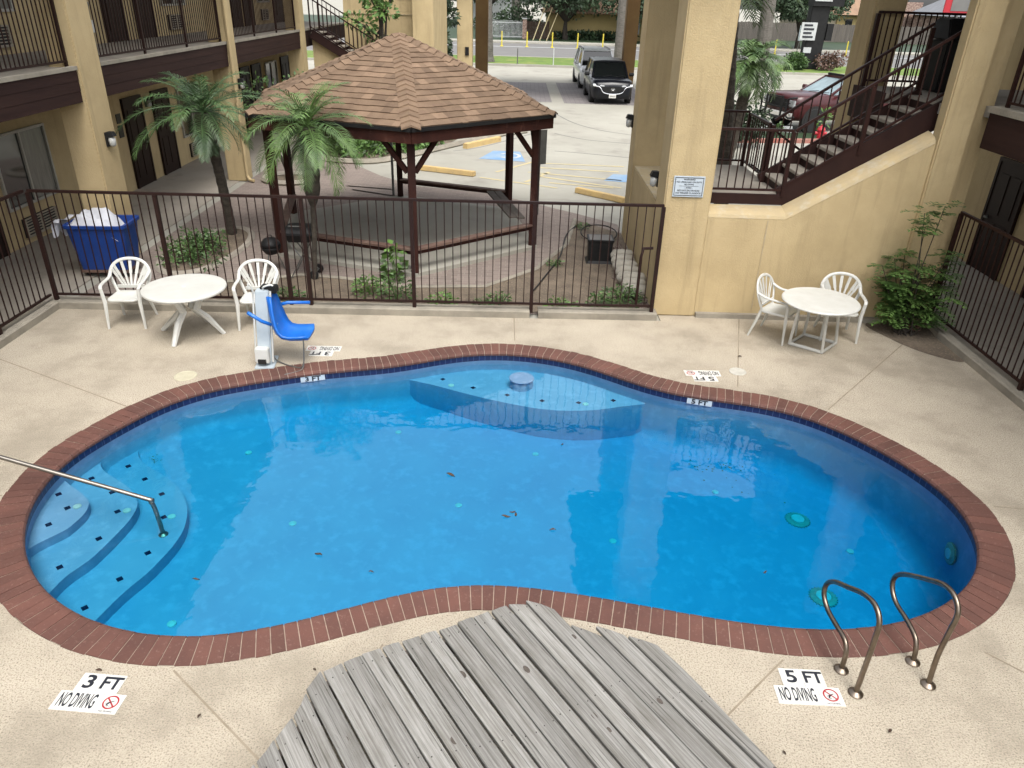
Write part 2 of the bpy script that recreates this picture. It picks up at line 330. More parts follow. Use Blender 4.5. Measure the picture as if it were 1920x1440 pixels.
def uv_brick(name, tile, gap, bw, bh, msize, offset=0.0, vary=0.3, rough=0.4, bump=0.0):
    m = bpy.data.materials.new(name); m.use_nodes = True; nt = m.node_tree; N, L = nt.nodes, nt.links; b = N['Principled BSDF']
    tc = N.new('ShaderNodeTexCoord'); t = N.new('ShaderNodeTexBrick'); t.offset = offset
    t.inputs['Color1'].default_value = (*tile, 1); t.inputs['Color2'].default_value = (*[c * (1 - vary) for c in tile], 1); t.inputs['Mortar'].default_value = (*gap, 1)
    t.inputs['Scale'].default_value = 1; t.inputs['Mortar Size'].default_value = msize; t.inputs['Brick Width'].default_value = bw; t.inputs['Row Height'].default_value = bh
    L.new(tc.outputs['UV' if name.startswith('band') else 'Object'], t.inputs['Vector']); L.new(t.outputs['Color'], b.inputs['Base Color']); b.inputs['Roughness'].default_value = rough
    return m
M['band'] = uv_brick('band_tile', (0.005, 0.011, 0.065), (0.055, 0.075, 0.15), 0.078, 0.078, 0.004)
M['stamped'] = uv_brick('stamped_paving', (0.215, 0.172, 0.148), (0.235, 0.20, 0.172), 0.20, 0.10, 0.007, 0.5, 0.22, 0.9)
M['stampedgrey'] = uv_brick('stamped_drive', (0.21, 0.19, 0.187), (0.13, 0.12, 0.117), 0.42, 0.21, 0.02, 0.5, 0.2, 0.85)
# water: real Fresnel reflection over a clear body that takes up red light
def water_mat():
    m = bpy.data.materials.new('pool_water'); m.use_nodes = True; nt = m.node_tree; N, L = nt.nodes, nt.links
    N.remove(N['Principled BSDF']); out = N['Material Output']
    tr = N.new('ShaderNodeBsdfTransparent'); tr.inputs[0].default_value = (0.96, 0.99, 1, 1)
    gl = N.new('ShaderNodeBsdfGlossy'); gl.inputs['Roughness'].default_value = 0.0
    fr = N.new('ShaderNodeFresnel'); fr.inputs['IOR'].default_value = 1.58
    mx = N.new('ShaderNodeMixShader'); bp = N.new('ShaderNodeBump'); bp.inputs['Strength'].default_value = 0.05; bp.inputs['Distance'].default_value = 0.05
    tc = N.new('ShaderNodeTexCoord'); nz = N.new('ShaderNodeTexNoise'); nz.inputs['Scale'].default_value = 4.5; nz.inputs['Detail'].default_value = 2
    L.new(tc.outputs['Object'], nz.inputs['Vector']); L.new(nz.outputs['Fac'], bp.inputs['Height'])
    L.new(bp.outputs[0], gl.inputs['Normal']); L.new(bp.outputs[0], fr.inputs['Normal'])
    L.new(fr.outputs[0], mx.inputs[0]); L.new(tr.outputs[0], mx.inputs[1]); L.new(gl.outputs[0], mx.inputs[2]); L.new(mx.outputs[0], out.inputs['Surface'])
    va = N.new('ShaderNodeVolumeAbsorption'); va.inputs['Color'].default_value = (0.0, 0.87, 0.955, 1); va.inputs['Density'].default_value = 2.6
    L.new(va.outputs[0], out.inputs['Volume'])
    return m
M['water'] = water_mat()

# ------------------------------------------------------------------ pool outline (surveyed lip of the coping)
LIP = [(192,820),(133,850),(108,876),(75,914),(50,953),(40,998),(43,1042),(56,1076),(81,1112),(119,1142),(172,1167),(222,1184),(286,1196),(361,1199),(417,1194),(479,1185),(636,1145),(740,1116),(803,1101),(865,1094),(923,1094),(1001,1102),(1105,1116),(1261,1147),(1365,1164),(1468,1180),(1540,1184),(1608,1181),(1686,1172),(1745,1151),(1794,1122),(1823,1096),(1837,1070),(1841,1040),(1834,1005),(1815,967),(1774,922),(1687,862),(1612,823),(1552,795),(1500,776),(1425,759),(1350,750),(1275,741),(1200,722),(1151,703),(1097,685),(1042,671),(967,662),(897,661),(825,670),(755,685),(680,692),(657,692),(567,701),(483,716),(400,727),(330,748),(265,777),(220,803)]
lip = [G(x, y, -0.01) for x, y in LIP]
for p in lip: p.z = 0
lip = resample(lip, 0.30)
for _ in range(2): lip = [(lip[i - 1] + lip[i] * 2 + lip[(i + 1) % len(lip)]) / 4 for i in range(len(lip))]
lip = resample(catmull(lip, True, 6), 0.0985)
if sum(a.x * b.y - b.x * a.y for a, b in zip(lip, lip[1:] + lip[:1])) < 0: lip.reverse()
NRM = normals2(lip)                                   # outward
def off(d): return [p + n * d for p, n in zip(lip, NRM)]
CW = 0.285
pool_edge = off(CW)

# ------------------------------------------------------------------ setting: ground sheets
DECK = [(-6.86, -5), (6.30, -5), (6.30, 10.62), (2.2, 10.62), (2.2, 10.33), (-6.86, 10.10)]
structure(fill([rect(-260, -60, 260, 420), DECK], -0.016).build('ground', M['lot']))
g = fill([DECK, pool_edge], 0.0)
def joint(a, b, w=0.014, z=0.003):
    a, b = Vector(a), Vector(b); n = Vector((-(b - a).y, (b - a).x, 0)).normalized() * w / 2
    g.add([(q.x, q.y, z) for q in (a - n, b - n, b + n, a + n)], [(0, 1, 2, 3)], 1)
for a, b in [((0.0, 10.3), (0.02, 9.45)), ((5.9, 10.1), (3.78, 7.74)), ((3.45, 10.6), (2.83, 8.25)), ((-2.33, 3.66), (-1.46, 2.95)), ((2.06, 3.92), (1.45, 3.35)), ((3.62, 4.05), (4.3, 3.4)), ((4.72, 5.9), (6.3, 5.75)), ((-4.75, 5.6), (-6.8, 5.75)), ((-4.36, 7.3), (-6.8, 8.55)), ((-0.9, 3.95), (-1.0, 3.65))]:
    joint((*a, 0), (*b, 0))
structure(g.build('pool_deck', [M['deck'], M['joint']]))
structure(fill([rect(-30, 17.6, 40, 53.5)], -0.012).build('parking_lot', M['lot']))
structure(fill([[(-6.7, 10.3), (2.14, 10.5), (2.14, 15.6), (1.3, 16.4), (-0.6, 18.0), (-2.6, 18.6), (-3.6, 19.6), (-4.6, 21.0), (-5.6, 21.6), (-6.2, 24.3), (-6.7, 27)]], -0.006).build('stamped_paving', M['stamped']))
structure(MB().span((-8.9, -5, -0.10), (-6.9, 31, 0.005)).build('left_walkway', M['concrete']))
structure(MB().span((6.40, -5, -0.10), (8.55, 16, 0.005)).build('right_walkway', M['concrete']))
structure(fill([[(-6.3, 35.4), (1.42, 35.4), (1.35, 43.6), (-6.3, 43.2)]], -0.006).build('left_drive_paving', M['stampedgrey']))
structure(fill([[(1.95, 35.2), (6.0, 35.2), (6.0, 43.8), (1.90, 43.8)]], -0.006).build('right_drive_paving', M['stampedgrey']))
_v = MB().span((-60, 53.6, -0.05), (90, 60.2, 0.10)); structure(_v.build('grass_verge', M['grass']))
_v = MB().span((-60, 53.3, -0.05), (90, 53.6, 0.12)); _v.span((-60, 60.2, -0.05), (90, 60.5, 0.12)); structure(_v.build('verge_kerb', M['lot']))
structure(fill([rect(-120, 60.5, 180, 78.5)], -0.010).build('road', M['asphalt']))
_v = fill([rect(-120, 73.3, 180, 73.75)], -0.004); _v.add([(-120, 61.2, -0.004), (180, 61.2, -0.004), (180, 61.36, -0.004), (-120, 61.36, -0.004)], [(0, 1, 2, 3)]); structure(_v.build('road_line', M['hcwhite']))
structure(MB().span((-120, 78.5, -0.05), (180, 81.2, 0.12)).build('pavement', M['lot']))
structure(MB().span((-120, 81.2, -0.05), (180, 140, 0.10)).build('far_lawn', M['leafd']))
# painted parking marks, worn
mk = MB()
def stripe(a, b, w=0.10, mi=0):
    a, b = Vector(a), Vector(b); n = Vector((-(b - a).y, (b - a).x, 0)).normalized() * w / 2
    mk.add([(q.x, q.y, -0.006) for q in (a - n, b - n, b + n, a + n)], [(0, 1, 2, 3)], mi)
for a, b in [((1045, 352), (900, 332)), ((1030, 342), (1150, 352)), ((985, 341), (1030, 322)), ((990, 322), (1165, 338)), ((1000, 313), (1160, 322)), ((1010, 330), (1165, 352)), ((930, 322), (1010, 300)), ((1005, 305), (1170, 312)), ((660, 355), (745, 368)), ((650, 348), (740, 355)), ((1062, 118), (1090, 124))]:
    p, q = G(*a), G(*b); stripe((p.x, p.y, 0), (q.x, q.y, 0))
structure(mk.build('parking_lines', M['yline']))
cr_ = MB()
for pts in (((1022, 200), (1040, 212), (1075, 230), (1125, 244), (1190, 254)), ((1040, 283), (1090, 287), (1185, 296)), ((1040, 250), (1100, 262), (1190, 270)), ((850, 283), (905, 275), (1000, 250))):
    cr_.tube(catmull([G(*p, -0.009) for p in pts], False, 6), 0.025, 4, flat=0.12)
structure(cr_.build('lot_joints', M['asphalt']))
hc = MB()
P4 = [G(898, 297), G(985, 303), G(975, 284), G(925, 282)]
hc.add([(p.x, p.y, -0.006) for p in P4], [(0, 1, 2, 3)], 0)
ccx = sum(p.x for p in P4) / 4 + 0.15; ccy = sum(p.y for p in P4) / 4
hc.tube([(ccx + cos(t) * 0.30, ccy + sin(t) * 0.36, -0.003) for t in [k * pi / 9 - 2.4 for k in range(15)]], 0.05, 4, 1, flat=0.05)
hc.add([(ccx - 0.05, ccy, -0.002), (ccx + 0.05, ccy, -0.002), (ccx + 0.05, ccy + 0.55, -0.002), (ccx - 0.05, ccy + 0.55, -0.002)], [(0, 1, 2, 3)], 1)
hc.lathe((ccx, ccy + 0.68, -0.004), [(0.001, 0), (0.09, 0), (0.09, 0.003), (0.001, 0.003)], 12, 1)
P5 = [G(1132, 338), G(1185, 342), G(1185, 328), G(1150, 326)]
hc.add([(p.x, p.y, -0.006) for p in P5], [(0, 1, 2, 3)], 0)
structure(hc.build('accessible_bay_marking', [M['hcblue'], M['hcwhite']]))

# ------------------------------------------------------------------ swimming pool
WZ = -0.125
pool = thing('swimming_pool', 'blue kidney shaped swimming pool with red brick coping in the courtyard', 'swimming pool', (0, 6.5, 0))
def floor_z(x): return -0.66 - 0.045 * x
rng = random.Random(5)
cop = MB(); n = len(lip)
for i in range(n):
    a0, a1 = lip[i], lip[(i + 1) % n]; n0, n1 = NRM[i], NRM[(i + 1) % n]
    t = (a1 - a0).normalized() * 0.0035; dz = rng.uniform(-0.002, 0.002); jo = rng.uniform(-0.006, 0.006)
    prof = [(CW + jo, -0.03), (CW + jo, 0.006 + dz), (0.035, 0.012 + dz), (0.012, 0.004 + dz), (0.0, -0.018), (0.004, -0.045), (0.03, -0.055), (0.16, -0.055)]
    ra = [a0 + t + n0 * d + Vector((0, 0, z)) for d, z in prof]; rb = [a1 - t + n1 * d + Vector((0, 0, z)) for d, z in prof]
    k = len(cop.f); cop.loft([ra, rb]); tv = rng.random()
    for j in range(k, len(cop.f)): cop.t[j] = tv
c_o = cop.build('coping', M['brickc'], pool)
mo = MB(); mo.loft([[a + nn * d + Vector((0, 0, z)) for d, z in ((CW - 0.004, -0.04), (CW - 0.004, 0.002), (0.03, 0.006), (0.008, -0.018), (0.012, -0.045), (0.05, -0.05))] for a, nn in zip(lip + lip[:1], NRM + NRM[:1])], cap=False)
mo.build('mortar_bed', M['mortar'], pool)
bd = MB(); uvs = []; s = 0.0; wl = off(0.022); ZT, ZB = -0.05, -0.05 - 0.078
for i in range(n):
    a, b = wl[i], wl[(i + 1) % n]; L_ = (b - a).length
    bd.add([(a.x, a.y, ZB), (b.x, b.y, ZB), (b.x, b.y, ZT), (a.x, a.y, ZT)], [(0, 1, 2, 3)])
    uvs.append([(s, 0), (s + L_, 0), (s + L_, 0.078), (s, 0.078)]); s += L_
bd.build('waterline_tile', M['band'], pool, uv=None if not uvs else uvs)
bs = MB(); rings = []
for d, f in ((0.022, 0), (0.018, 0.75), (-0.02, 0.9), (-0.09, 0.975), (-0.2, 1.0)):
    rings.append([Vector((p.x, p.y, ZB + (floor_z(p.x) - ZB) * f)) for p in off(d)])
rings = [r + r[:1] for r in rings]
bs.loft(rings, cap=False, closed=False)
fl = fill([rings[-1][:-1]], 0); bs.add(fl.v, fl.f)
bs.build('basin', M['plaster'], pool, smooth=True)
# entry steps: each a slab with an S-curved front, carried back to the wall
def zc(px, oy=820, ox=0, k=3.6): return [(x / k + ox, y / k + oy) for x, y in px]
STEPS = [(-0.20, zc([(435,290),(470,320),(540,370),(590,420),(600,450),(580,500),(540,545),(450,620),(350,670),(250,720),(165,775)])),
         (-0.29, zc([(380,380),(440,292),(480,263),(560,213),(640,160),(685,112),(680,190),(720,240),(800,290),(880,350),(920,410),(925,470),(880,550),(800,640),(700,740),(600,830),(470,920),(400,980),(325,1060)])),
         (-0.40, zc([(500,440),(640,330),(735,228),(745,190),(790,150),(880,100),(937,57),(935,130),(990,190),(1080,240),(1160,300),(1220,360),(1255,440),(1265,510),(1240,620),(1170,730),(1080,830),(990,920),(880,1010),(780,1100),(690,1190),(635,1245)]))]
wall_l = off(0.06)
def to_wall(front):
    ia = min(range(n), key=lambda i: (lip[i] - front[0]).length); ib = min(range(n), key=lambda i: (lip[i] - front[-1]).length)
    k = ib; w = [wall_l[ib]]
    fwd = (ia - ib) % n; bwd = (ib - ia) % n; st = 1 if fwd < bwd else -1
    while k != ia: k = (k + st) % n; w.append(wall_l[k])
    return front + w
for z, fr in STEPS:
    f3 = [G(x, y, z) for x, y in fr]
    for p in f3: p.z = 0
    f3 = catmull(f3, False, 3)
    poly = to_wall(f3); nn = len(poly)
    st = MB(); bot = [Vector((p.x, p.y, floor_z(p.x) - 0.05)) for p in poly]; top = [Vector((p.x, p.y, z)) for p in poly]
    st.loft([bot, top], cap=False); ff = fill([top], z); 
    st.add(ff.v, ff.f); so = st.build('entry_step', M['plaster'], pool)
DIA = [(-0.20, zc([(395,385),(455,478),(328,590)])), (-0.29, zc([(618,278),(757,372),(793,502),(667,685),(403,878)])), (-0.40, zc([(866,196),(978,283),(1092,384),(1105,540),(998,782),(808,958),(572,1153)]))]
LEDGE_Z = -0.265
for z, pts in DIA + [(LEDGE_Z, [(680 + x / 3.31, 620 + y / 3.31) for x, y in ((497,302),(685,355),(897,400),(1113,436),(1340,448),(1555,434))])]:
    for x, y in pts:
        c = G(x, y, z); d = MB(); d.box((c.x, c.y, z + 0.002), (0.05, 0.05, 0.006), pi / 4); d.build('accent_tile', M['navy'], pool)
fr = [G(680 + x / 3.31, 620 + y / 3.31, LEDGE_Z) for x, y in ((275,302),(450,340),(600,380),(740,415),(900,450),(1100,485),(1280,497),(1450,492),(1600,472),(1750,455))]
for p in fr: p.z = 0
fr = catmull(fr, False, 4)
ia = min(range(n), key=lambda i: (lip[i] - fr[0]).length); ib = min(range(n), key=lambda i: (lip[i] - fr[-1]).length)
poly = to_wall(fr); st = MB(); st.loft([[Vector((p.x, p.y, floor_z(p.x) - 0.05)) for p in poly], [Vector((p.x, p.y, LEDGE_Z)) for p in poly]], cap=False)
ff = fill([poly], LEDGE_Z); st.add(ff.v, [f for f in ff.f])
for i in range(len(ff.f)): pass
for i in range(len(st.v) - len(ff.v), len(st.v)): st.v[i].z = LEDGE_Z
st.build('bench_ledge', M['plaster'], pool)
sc_ = G(978, 708, -0.136); MB().lathe((sc_.x, sc_.y, 0), [(0.15, LEDGE_Z - 0.01), (0.15, -0.15), (0.165, -0.146), (0.16, -0.136), (0.001, -0.136)], 32).build('stool', M['plaster'], pool, smooth=False)
JET = [(0, 466, 849), (0, 747, 811), (0, 549, 982), (0, 860, 948), (0, 1004, 852), (0, 1149, 1015), (0, 322, 1170), (0, 1341, 923), (0, 1594, 1034), (-0.20, 145, 950), (-0.29, 238, 958), (-0.40, 322, 969), (LEDGE_Z, 846, 723), (LEDGE_Z, 1098, 758)]
for z, x, y in JET:
    if z == 0:
        c = G(x, y, -0.66); zz = floor_z(c.x); c = G(x, y, zz)
    else: zz = z; c = G(x, y, z)
    MB().lathe((c.x, c.y, zz), [(0.038, -0.005), (0.038, 0.008), (0.022, 0.014), (0.001, 0.014)], 16).build('floor_fitting', M['jet'], pool)
def drain(c, nrm, r):
    q = Vector(nrm).to_track_quat('Z', 'Y').to_matrix()
    d = MB(); d.lathe((0, 0, 0), [(r, 0), (r, 0.015), (r * 0.66, 0.028), (r * 0.6, 0.02), (0.001, 0.02)], 32)
    for k in range(24):
        a = 2 * pi * k / 24; d.box((cos(a) * r * 1.03, sin(a) * r * 1.03, 0.008), (0.02, 0.008, 0.012), a)
    d.v = [q @ v + Vector(c) for v in d.v]; o = d.build('drain', M['drain'], pool)
    e = MB(); e.lathe((0, 0, 0.02), [(r * 0.56, 0), (r * 0.56, 0.012), (0.001, 0.016)], 24); e.v = [q @ v + Vector(c) for v in e.v]; e.build('drain_cover', M['jet'], o)
for x, y in ((1495, 976), (1543, 1121)):
    c = G(x, y, -0.8); c = G(x, y, floor_z(c.x)); drain(c, (0, 0, 1), 0.125)
i0 = min(range(n), key=lambda i: abs(lip[i].x - 4.30) + abs(lip[i].y - 5.75)); 
drain((lip[i0].x - NRM[i0].x * -0.005, lip[i0].y, -0.46), -NRM[i0], 0.10)
# depth numbers set in the waterline tile
for px, py, num in ((592, 705, '3 FT'), (1317, 752, '5 FT')):
    c = G(px, py, -0.1); i0 = min(range(n), key=lambda i: (wl[i] - Vector((c.x, c.y, 0))).length)
    c = wl[i0] - NRM[i0] * 0.006; ux = Vector((-NRM[i0].y, NRM[i0].x, 0)) * -1
    if ux.x < 0: ux = -ux
    t = MB(); t.box(c + Vector((0, 0, -0.090)), (0.30, 0.012, 0.076), math.atan2(ux.y, ux.x)); o = t.build('number_tile', M['bluesign'], pool)
    l = MB(); text_on(l, num, 0.085, c - NRM[i0] * 0.009 + Vector((0, 0, -0.090)), ux, (0, 0, 1), 1.25, 0.003); l.build('lettering', M['ink'], o)
db = MB()
for k in range(90):
    a = G(rng.gauss(1345, 34), rng.gauss(868, 9), -0.74) if k < 45 else G(1280 + rng.random() * 270, 872 + rng.gauss(25, 18), -0.76) if k < 70 else G(rng.gauss(291, 6), rng.gauss(869, 4), -0.53)
    z = floor_z(a.x) + 0.006; r = rng.uniform(0.005, 0.014); t = rng.random() * 6
    db.add([(a.x + cos(t + j * 1.6) * r, a.y + sin(t + j * 1.6) * r, z) for j in range(4)], [(0, 1, 2, 3)])
o = db.build('pool_debris', M['debris']); tag(o, 'olive specks of debris settled on the pool floor', 'debris', kind='stuff')
# water body
top = [Vector((p.x, p.y, WZ)) for p in off(0.05)]
wb = MB(); bot = [Vector((p.x, p.y, -1.6)) for p in off(0.05)]
wb.loft([bot, top], cap=False); ft = fill([top], WZ); wb.add(ft.v, ft.f); fb = fill([bot], -1.6); wb.add(fb.v, fb.f)
for v in wb.v[-len(fb.v):]: v.z = -1.6
bm = None
wo = wb.build('pool_water', M['water']); structure(wo)
bm = bmesh.new(); bm.from_mesh(wo.data); bmesh.ops.remove_doubles(bm, verts=bm.verts, dist=1e-4); bmesh.ops.recalc_face_normals(bm, faces=bm.faces); bm.to_mesh(wo.data); bm.free()
# floating leaves
for k, (x, y, L_, a, lab) in enumerate([(845, 891, 0.085, -0.5, 'largest brown leaf floating near the middle of the pool'), (949, 969, 0.07, -0.1, 'flat brown leaf floating lowest of a cluster of three'), (961, 961, 0.05, 0.3, 'small brown leaf floating at the top of a cluster of three'), (967, 966, 0.045, 1.6, 'upright curled leaf on the right of the floating cluster'), (597, 1040, 0.065, -0.4, 'reddish brown leaf floating alone left of the pool middle'), (1036, 994, 0.05, 0.1, 'pale curled leaf floating just right of the leaf cluster'), (696, 1073, 0.035, 0.0, 'tiny dark leaf floating near the near edge of the pool'), (368, 1087, 0.045, 0.1, 'thin dark twig like leaf floating right of the entry steps'), (1054, 834, 0.04, 1.0, 'tiny dark leaf floating towards the far ledge'), (1434, 1074, 0.035, 0.6, 'tiny brown leaf floating left of the grab rails')]):
    c = G(x, y, WZ); l = MB(); m_ = 8
    row = []
    for j in range(m_ + 1):
        u = j / m_; w = sin(pi * u) ** 0.8 * L_ * 0.24 + 0.0005; z = WZ + 0.004 + 0.006 * sin(u * 5 + k)
        for sgn in (-1, 0, 1):
            X = (u - 0.5) * L_ * 1.25; Y = sgn * w; row.append((c.x + X * cos(a) - Y * sin(a), c.y + X * sin(a) + Y * cos(a), z + abs(sgn) * 0.006))
    l.add(row, [(j * 3 + q, j * 3 + q + 1, j * 3 + q + 4, j * 3 + q + 3) for j in range(m_) for q in (0, 1)])
    tag(l.build('floating_leaf', M['deadleaf']), lab, 'leaf', 'leaves floating on the pool')

# ------------------------------------------------------------------ kerbs of the deck
def kerb(name, a, b, w, h, side):
    a, b = Vector((*a, 0)), Vector((*b, 0)); d = (b - a).normalized(); nn = Vector((-d.y, d.x, 0)) * side * w
    m = MB(); m.loft([[p + nn * q + Vector((0, 0, z)) for q, z in ((0, -0.05), (0, h - 0.015), (0.08, h), (1, h), (1, -0.05))] for p in (a, b)])
    return structure(m.build(name, M['kerb']))
kerb('back_kerb', (-6.86, 10.10), (-0.12 + 0.35, 10.278), 0.22, 0.11, 1)
kerb('back_kerb', (0.36, 10.282), (2.14, 10.33), 0.22, 0.11, 1)
kerb('left_kerb', (-6.70, -4), (-6.70, 10.105), 0.24, 0.11, 1)
kerb('right_kerb', (6.18, -4), (6.18, 10.0), 0.24, 0.11, -1)

# ------------------------------------------------------------------ left wing of the motel
FL2 = 3.12
lw = thing('motel_wing', 'long two storey yellow stucco wing with brown balcony boards left of the pool', 'building', (-8.9, 12, 0))
MB().span((-9.15, -5, 0), (-8.9, 31.5, 6.0)).build('wall', M['stucco'], lw)
def fdoor(par, X, y0, y1, z0, sgn=1, h=1.92, mt='door', axis='x'):
    d = MB(); d.span((X + sgn * 0.002, y0, z0 + 0.01), (X + sgn * 0.045, y1, z0 + h))
    w = y1 - y0
    for a, b in ((0.12, 0.46), (0.54, 0.9)):
        for c_, e in ((0.12, 0.46), (0.54, 0.88)):
            d.span((X + sgn * 0.045, y0 + w * c_, z0 + h * a), (X + sgn * 0.058, y0 + w * e, z0 + h * b))
    o = d.build('door', M[mt], par)
    f = MB()
    for a, b in (((y0 - 0.06, z0), (y0, z0 + h + 0.06)), ((y1, z0), (y1 + 0.06, z0 + h + 0.06)), ((y0, z0 + h), (y1, z0 + h + 0.06))):
        f.span((X + sgn * 0.003, a[0], a[1]), (X + sgn * 0.06, b[0], b[1]))
    f.build('frame', M['door'], o)
    hd = MB(); hd.cyl((X + sgn * 0.05, y1 - 0.09, z0 + 0.95), (X + sgn * 0.10, y1 - 0.09, z0 + 0.95), 0.025, 10); hd.box((X + sgn * 0.10, y1 - 0.13, z0 + 0.95), (0.02, 0.11, 0.02)); hd.build('handle', M['galv'], o)
    return o
def fwindow(par, X, y0, y1, z0, z1, sgn=1, open_side=0):
    f = MB(); t = 0.045
    for a, b in (((y0, z0), (y1, z0 + t)), ((y0, z1 - t), (y1, z1)), ((y0, z0 + t), (y0 + t, z1 - t)), ((y1 - t, z0 + t), (y1, z1 - t)), (((y0 + y1) / 2 - t / 2, z0 + t), ((y0 + y1) / 2 + t / 2, z1 - t))):
        f.span((X + sgn * 0.002, a[0], a[1]), (X + sgn * 0.05, b[0], b[1]))
    o = f.build('window', M['frame'], par); ym = (y0 + y1) / 2
    MB().span((X + sgn * 0.004, y0 + t, z0 + t), (X + sgn * 0.018, ym - t / 2, z1 - t)).build('pane', M['glass'], o)
    MB().span((X + sgn * 0.004, ym + t / 2, z0 + t), (X + sgn * 0.018, y1 - t, z1 - t)).build('pane', M['curtain'], o)
    return o
def ac(par, X, y0, y1, z0, z1, sgn=1):
    f = MB(); f.span((X + sgn * 0.002, y0, z0), (X + sgn * 0.05, y1, z1), 1)
    k = z0 + 0.03
    while k < z1 - 0.03: f.box((X + sgn * 0.055, (y0 + y1) / 2, k), (0.03, y1 - y0 - 0.06, 0.016)); k += 0.05
    for yy in (y0 + 0.015, (y0 + y1) / 2, y1 - 0.015): f.span((X + sgn * 0.05, yy - 0.015, z0), (X + sgn * 0.075, yy + 0.015, z1))
    for zz in (z0 + 0.012, z1 - 0.012): f.span((X + sgn * 0.051, y0, zz - 0.012), (X + sgn * 0.073, y1, zz + 0.012))
    return f.build('ac_grille', [M['acg'], M['dark']], par)
for z0 in (0.0, FL2):
    for a, b in ((11.55, 12.37), (17.43, 18.22), (18.9, 19.69), (25.2, 25.95), (26.3, 27.1), (29.6, 30.5), (4.4, 5.2)): fdoor(lw, -8.9, a, b, z0)
    for a, b in ((12.75, 14.33), (20.3, 21.72), (27.7, 29.0)):
        fwindow(lw, -8.9, a, b, z0 + 0.66, z0 + 1.93)
        ac(lw, -8.9, a + 0.28, b - 0.32, z0 + 0.12, z0 + 0.46)
for a, b in ((5.8, 6.45), (12.08, 12.74), (18.48, 18.94), (24.7, 25.2)):
    MB().span((-7.16, a, 0), (-6.70, b, 6.0)).build('column', M['stucco'], lw, bevel=0.02)
s_ = MB(); s_.span((-8.9, -5, 2.98), (-6.80, 31.5, FL2)); s_.build('upper_floor', M['concrete'], lw)
MB().span((-8.88, -5, 2.95), (-6.83, 31.5, 2.977)).build('soffit', M['soffit'], lw)
for a, b in ((-5, 5.78), (6.47, 12.06), (12.76, 18.46), (18.96, 24.68), (25.22, 31)):
    f = MB(); f.span((-6.80, a, 2.79), (-6.74, b, 2.94)); f.span((-6.795, a, 2.94), (-6.735, b, 3.09)); f.span((-6.805, a, 2.63), (-6.745, b, 2.787))
    f.build('fascia_board', M['brownboard'], lw)
    MB().span((-6.80, a, 3.091), (-6.715, b, 3.145)).build('balcony_lip', M['kerb'], lw)
rf = MB(); rf.span((-15, -5, 6.0), (-6.2, 31.5, 6.25)); rf.build('roof', M['roofing'], lw)
dp = MB(); dp.tube([(-6.66, 18.44, 5.9), (-6.66, 18.44, 0.16), (-6.60, 18.40, 0.06), (-6.48, 18.34, 0.05)], 0.04, 8); dp.build('downspout', M['stucco'], lw)
def lamp(loc, dirx, diry, lab):
    x, y, z = loc; t = thing('wall_lamp', lab, 'wall lamp', (x, y, z), 'wall lamps on the columns'); a = math.atan2(diry, dirx)
    def rt(m): m.v = [Vector((x + v.x * cos(a) - v.y * sin(a), y + v.x * sin(a) + v.y * cos(a), z + v.z)) for v in m.v]; return m
    b = MB(); b.box((0.02, 0, 0.0), (0.035, 0.10, 0.22)); b.loft([[Vector((0.038, -0.06, 0.03)), Vector((0.038, 0.06, 0.03)), Vector((0.038, 0.06, 0.12)), Vector((0.038, -0.06, 0.12))], [Vector((0.15, -0.055, 0.05)), Vector((0.15, 0.055, 0.05)), Vector((0.12, 0.05, 0.12)), Vector((0.12, -0.05, 0.12))]])
    rt(b).build('housing', M['black'], t)
    g_ = MB(); g_.lathe((0.085, 0, -0.11), [(0.02, 0), (0.05, 0.02), (0.056, 0.08), (0.052, 0.14)], 14); rt(g_).build('lens', M['lampglass'], t, smooth=True)
lamp((-6.70, 12.42, 2.02), 1, 0, 'black wall lamp with white lens on the near left column')
lamp((-8.90, 18.56, 1.78), 1, 0, 'black wall lamp between two dark doors under the left balcony')
lamp((-6.70, 18.80, 2.22), 1, 0, 'small black wall lamp on the column beside the downspout')
lamp((2.14, 11.42, 1.86), -1, 0, 'black wall lamp on the side of the pillar with the notice')
lamp((2.14, 14.7, 2.22), -1, 0, 'small black wall lamp on the rear pillar facing the car park')
def plate(loc, w, h, lines, lab, sgn=1, cat='sign', nm='room_sign', axis='x'):
    t = thing(nm, lab, cat, loc); x, y, z = loc
    MB().box((x + sgn * 0.012, y, z), (0.015, w, h)).build('panel', M['darksign'], t)
    if lines:
        l = MB()
        for k, s in enumerate(lines): text_on(l, s, h / len(lines) * 0.62, (x + sgn * 0.022, y, z + h / 2 - (k + 0.5) * h / len(lines)), (0, sgn, 0), (0, 0, 1))
        l.build('lettering', M['white'], t)
plate((-8.9, 17.15, 1.60), 0.2, 0.2, [], 'small dark square sign left of the nearer dark door')
plate((-8.9, 17.15, 1.33), 0.2, 0.26, [], 'small dark tall sign hanging below the square sign')
plate((-8.9, 22.25, 1.55), 0.34, 0.44, [], 'dark notice board beside the window behind the palm')
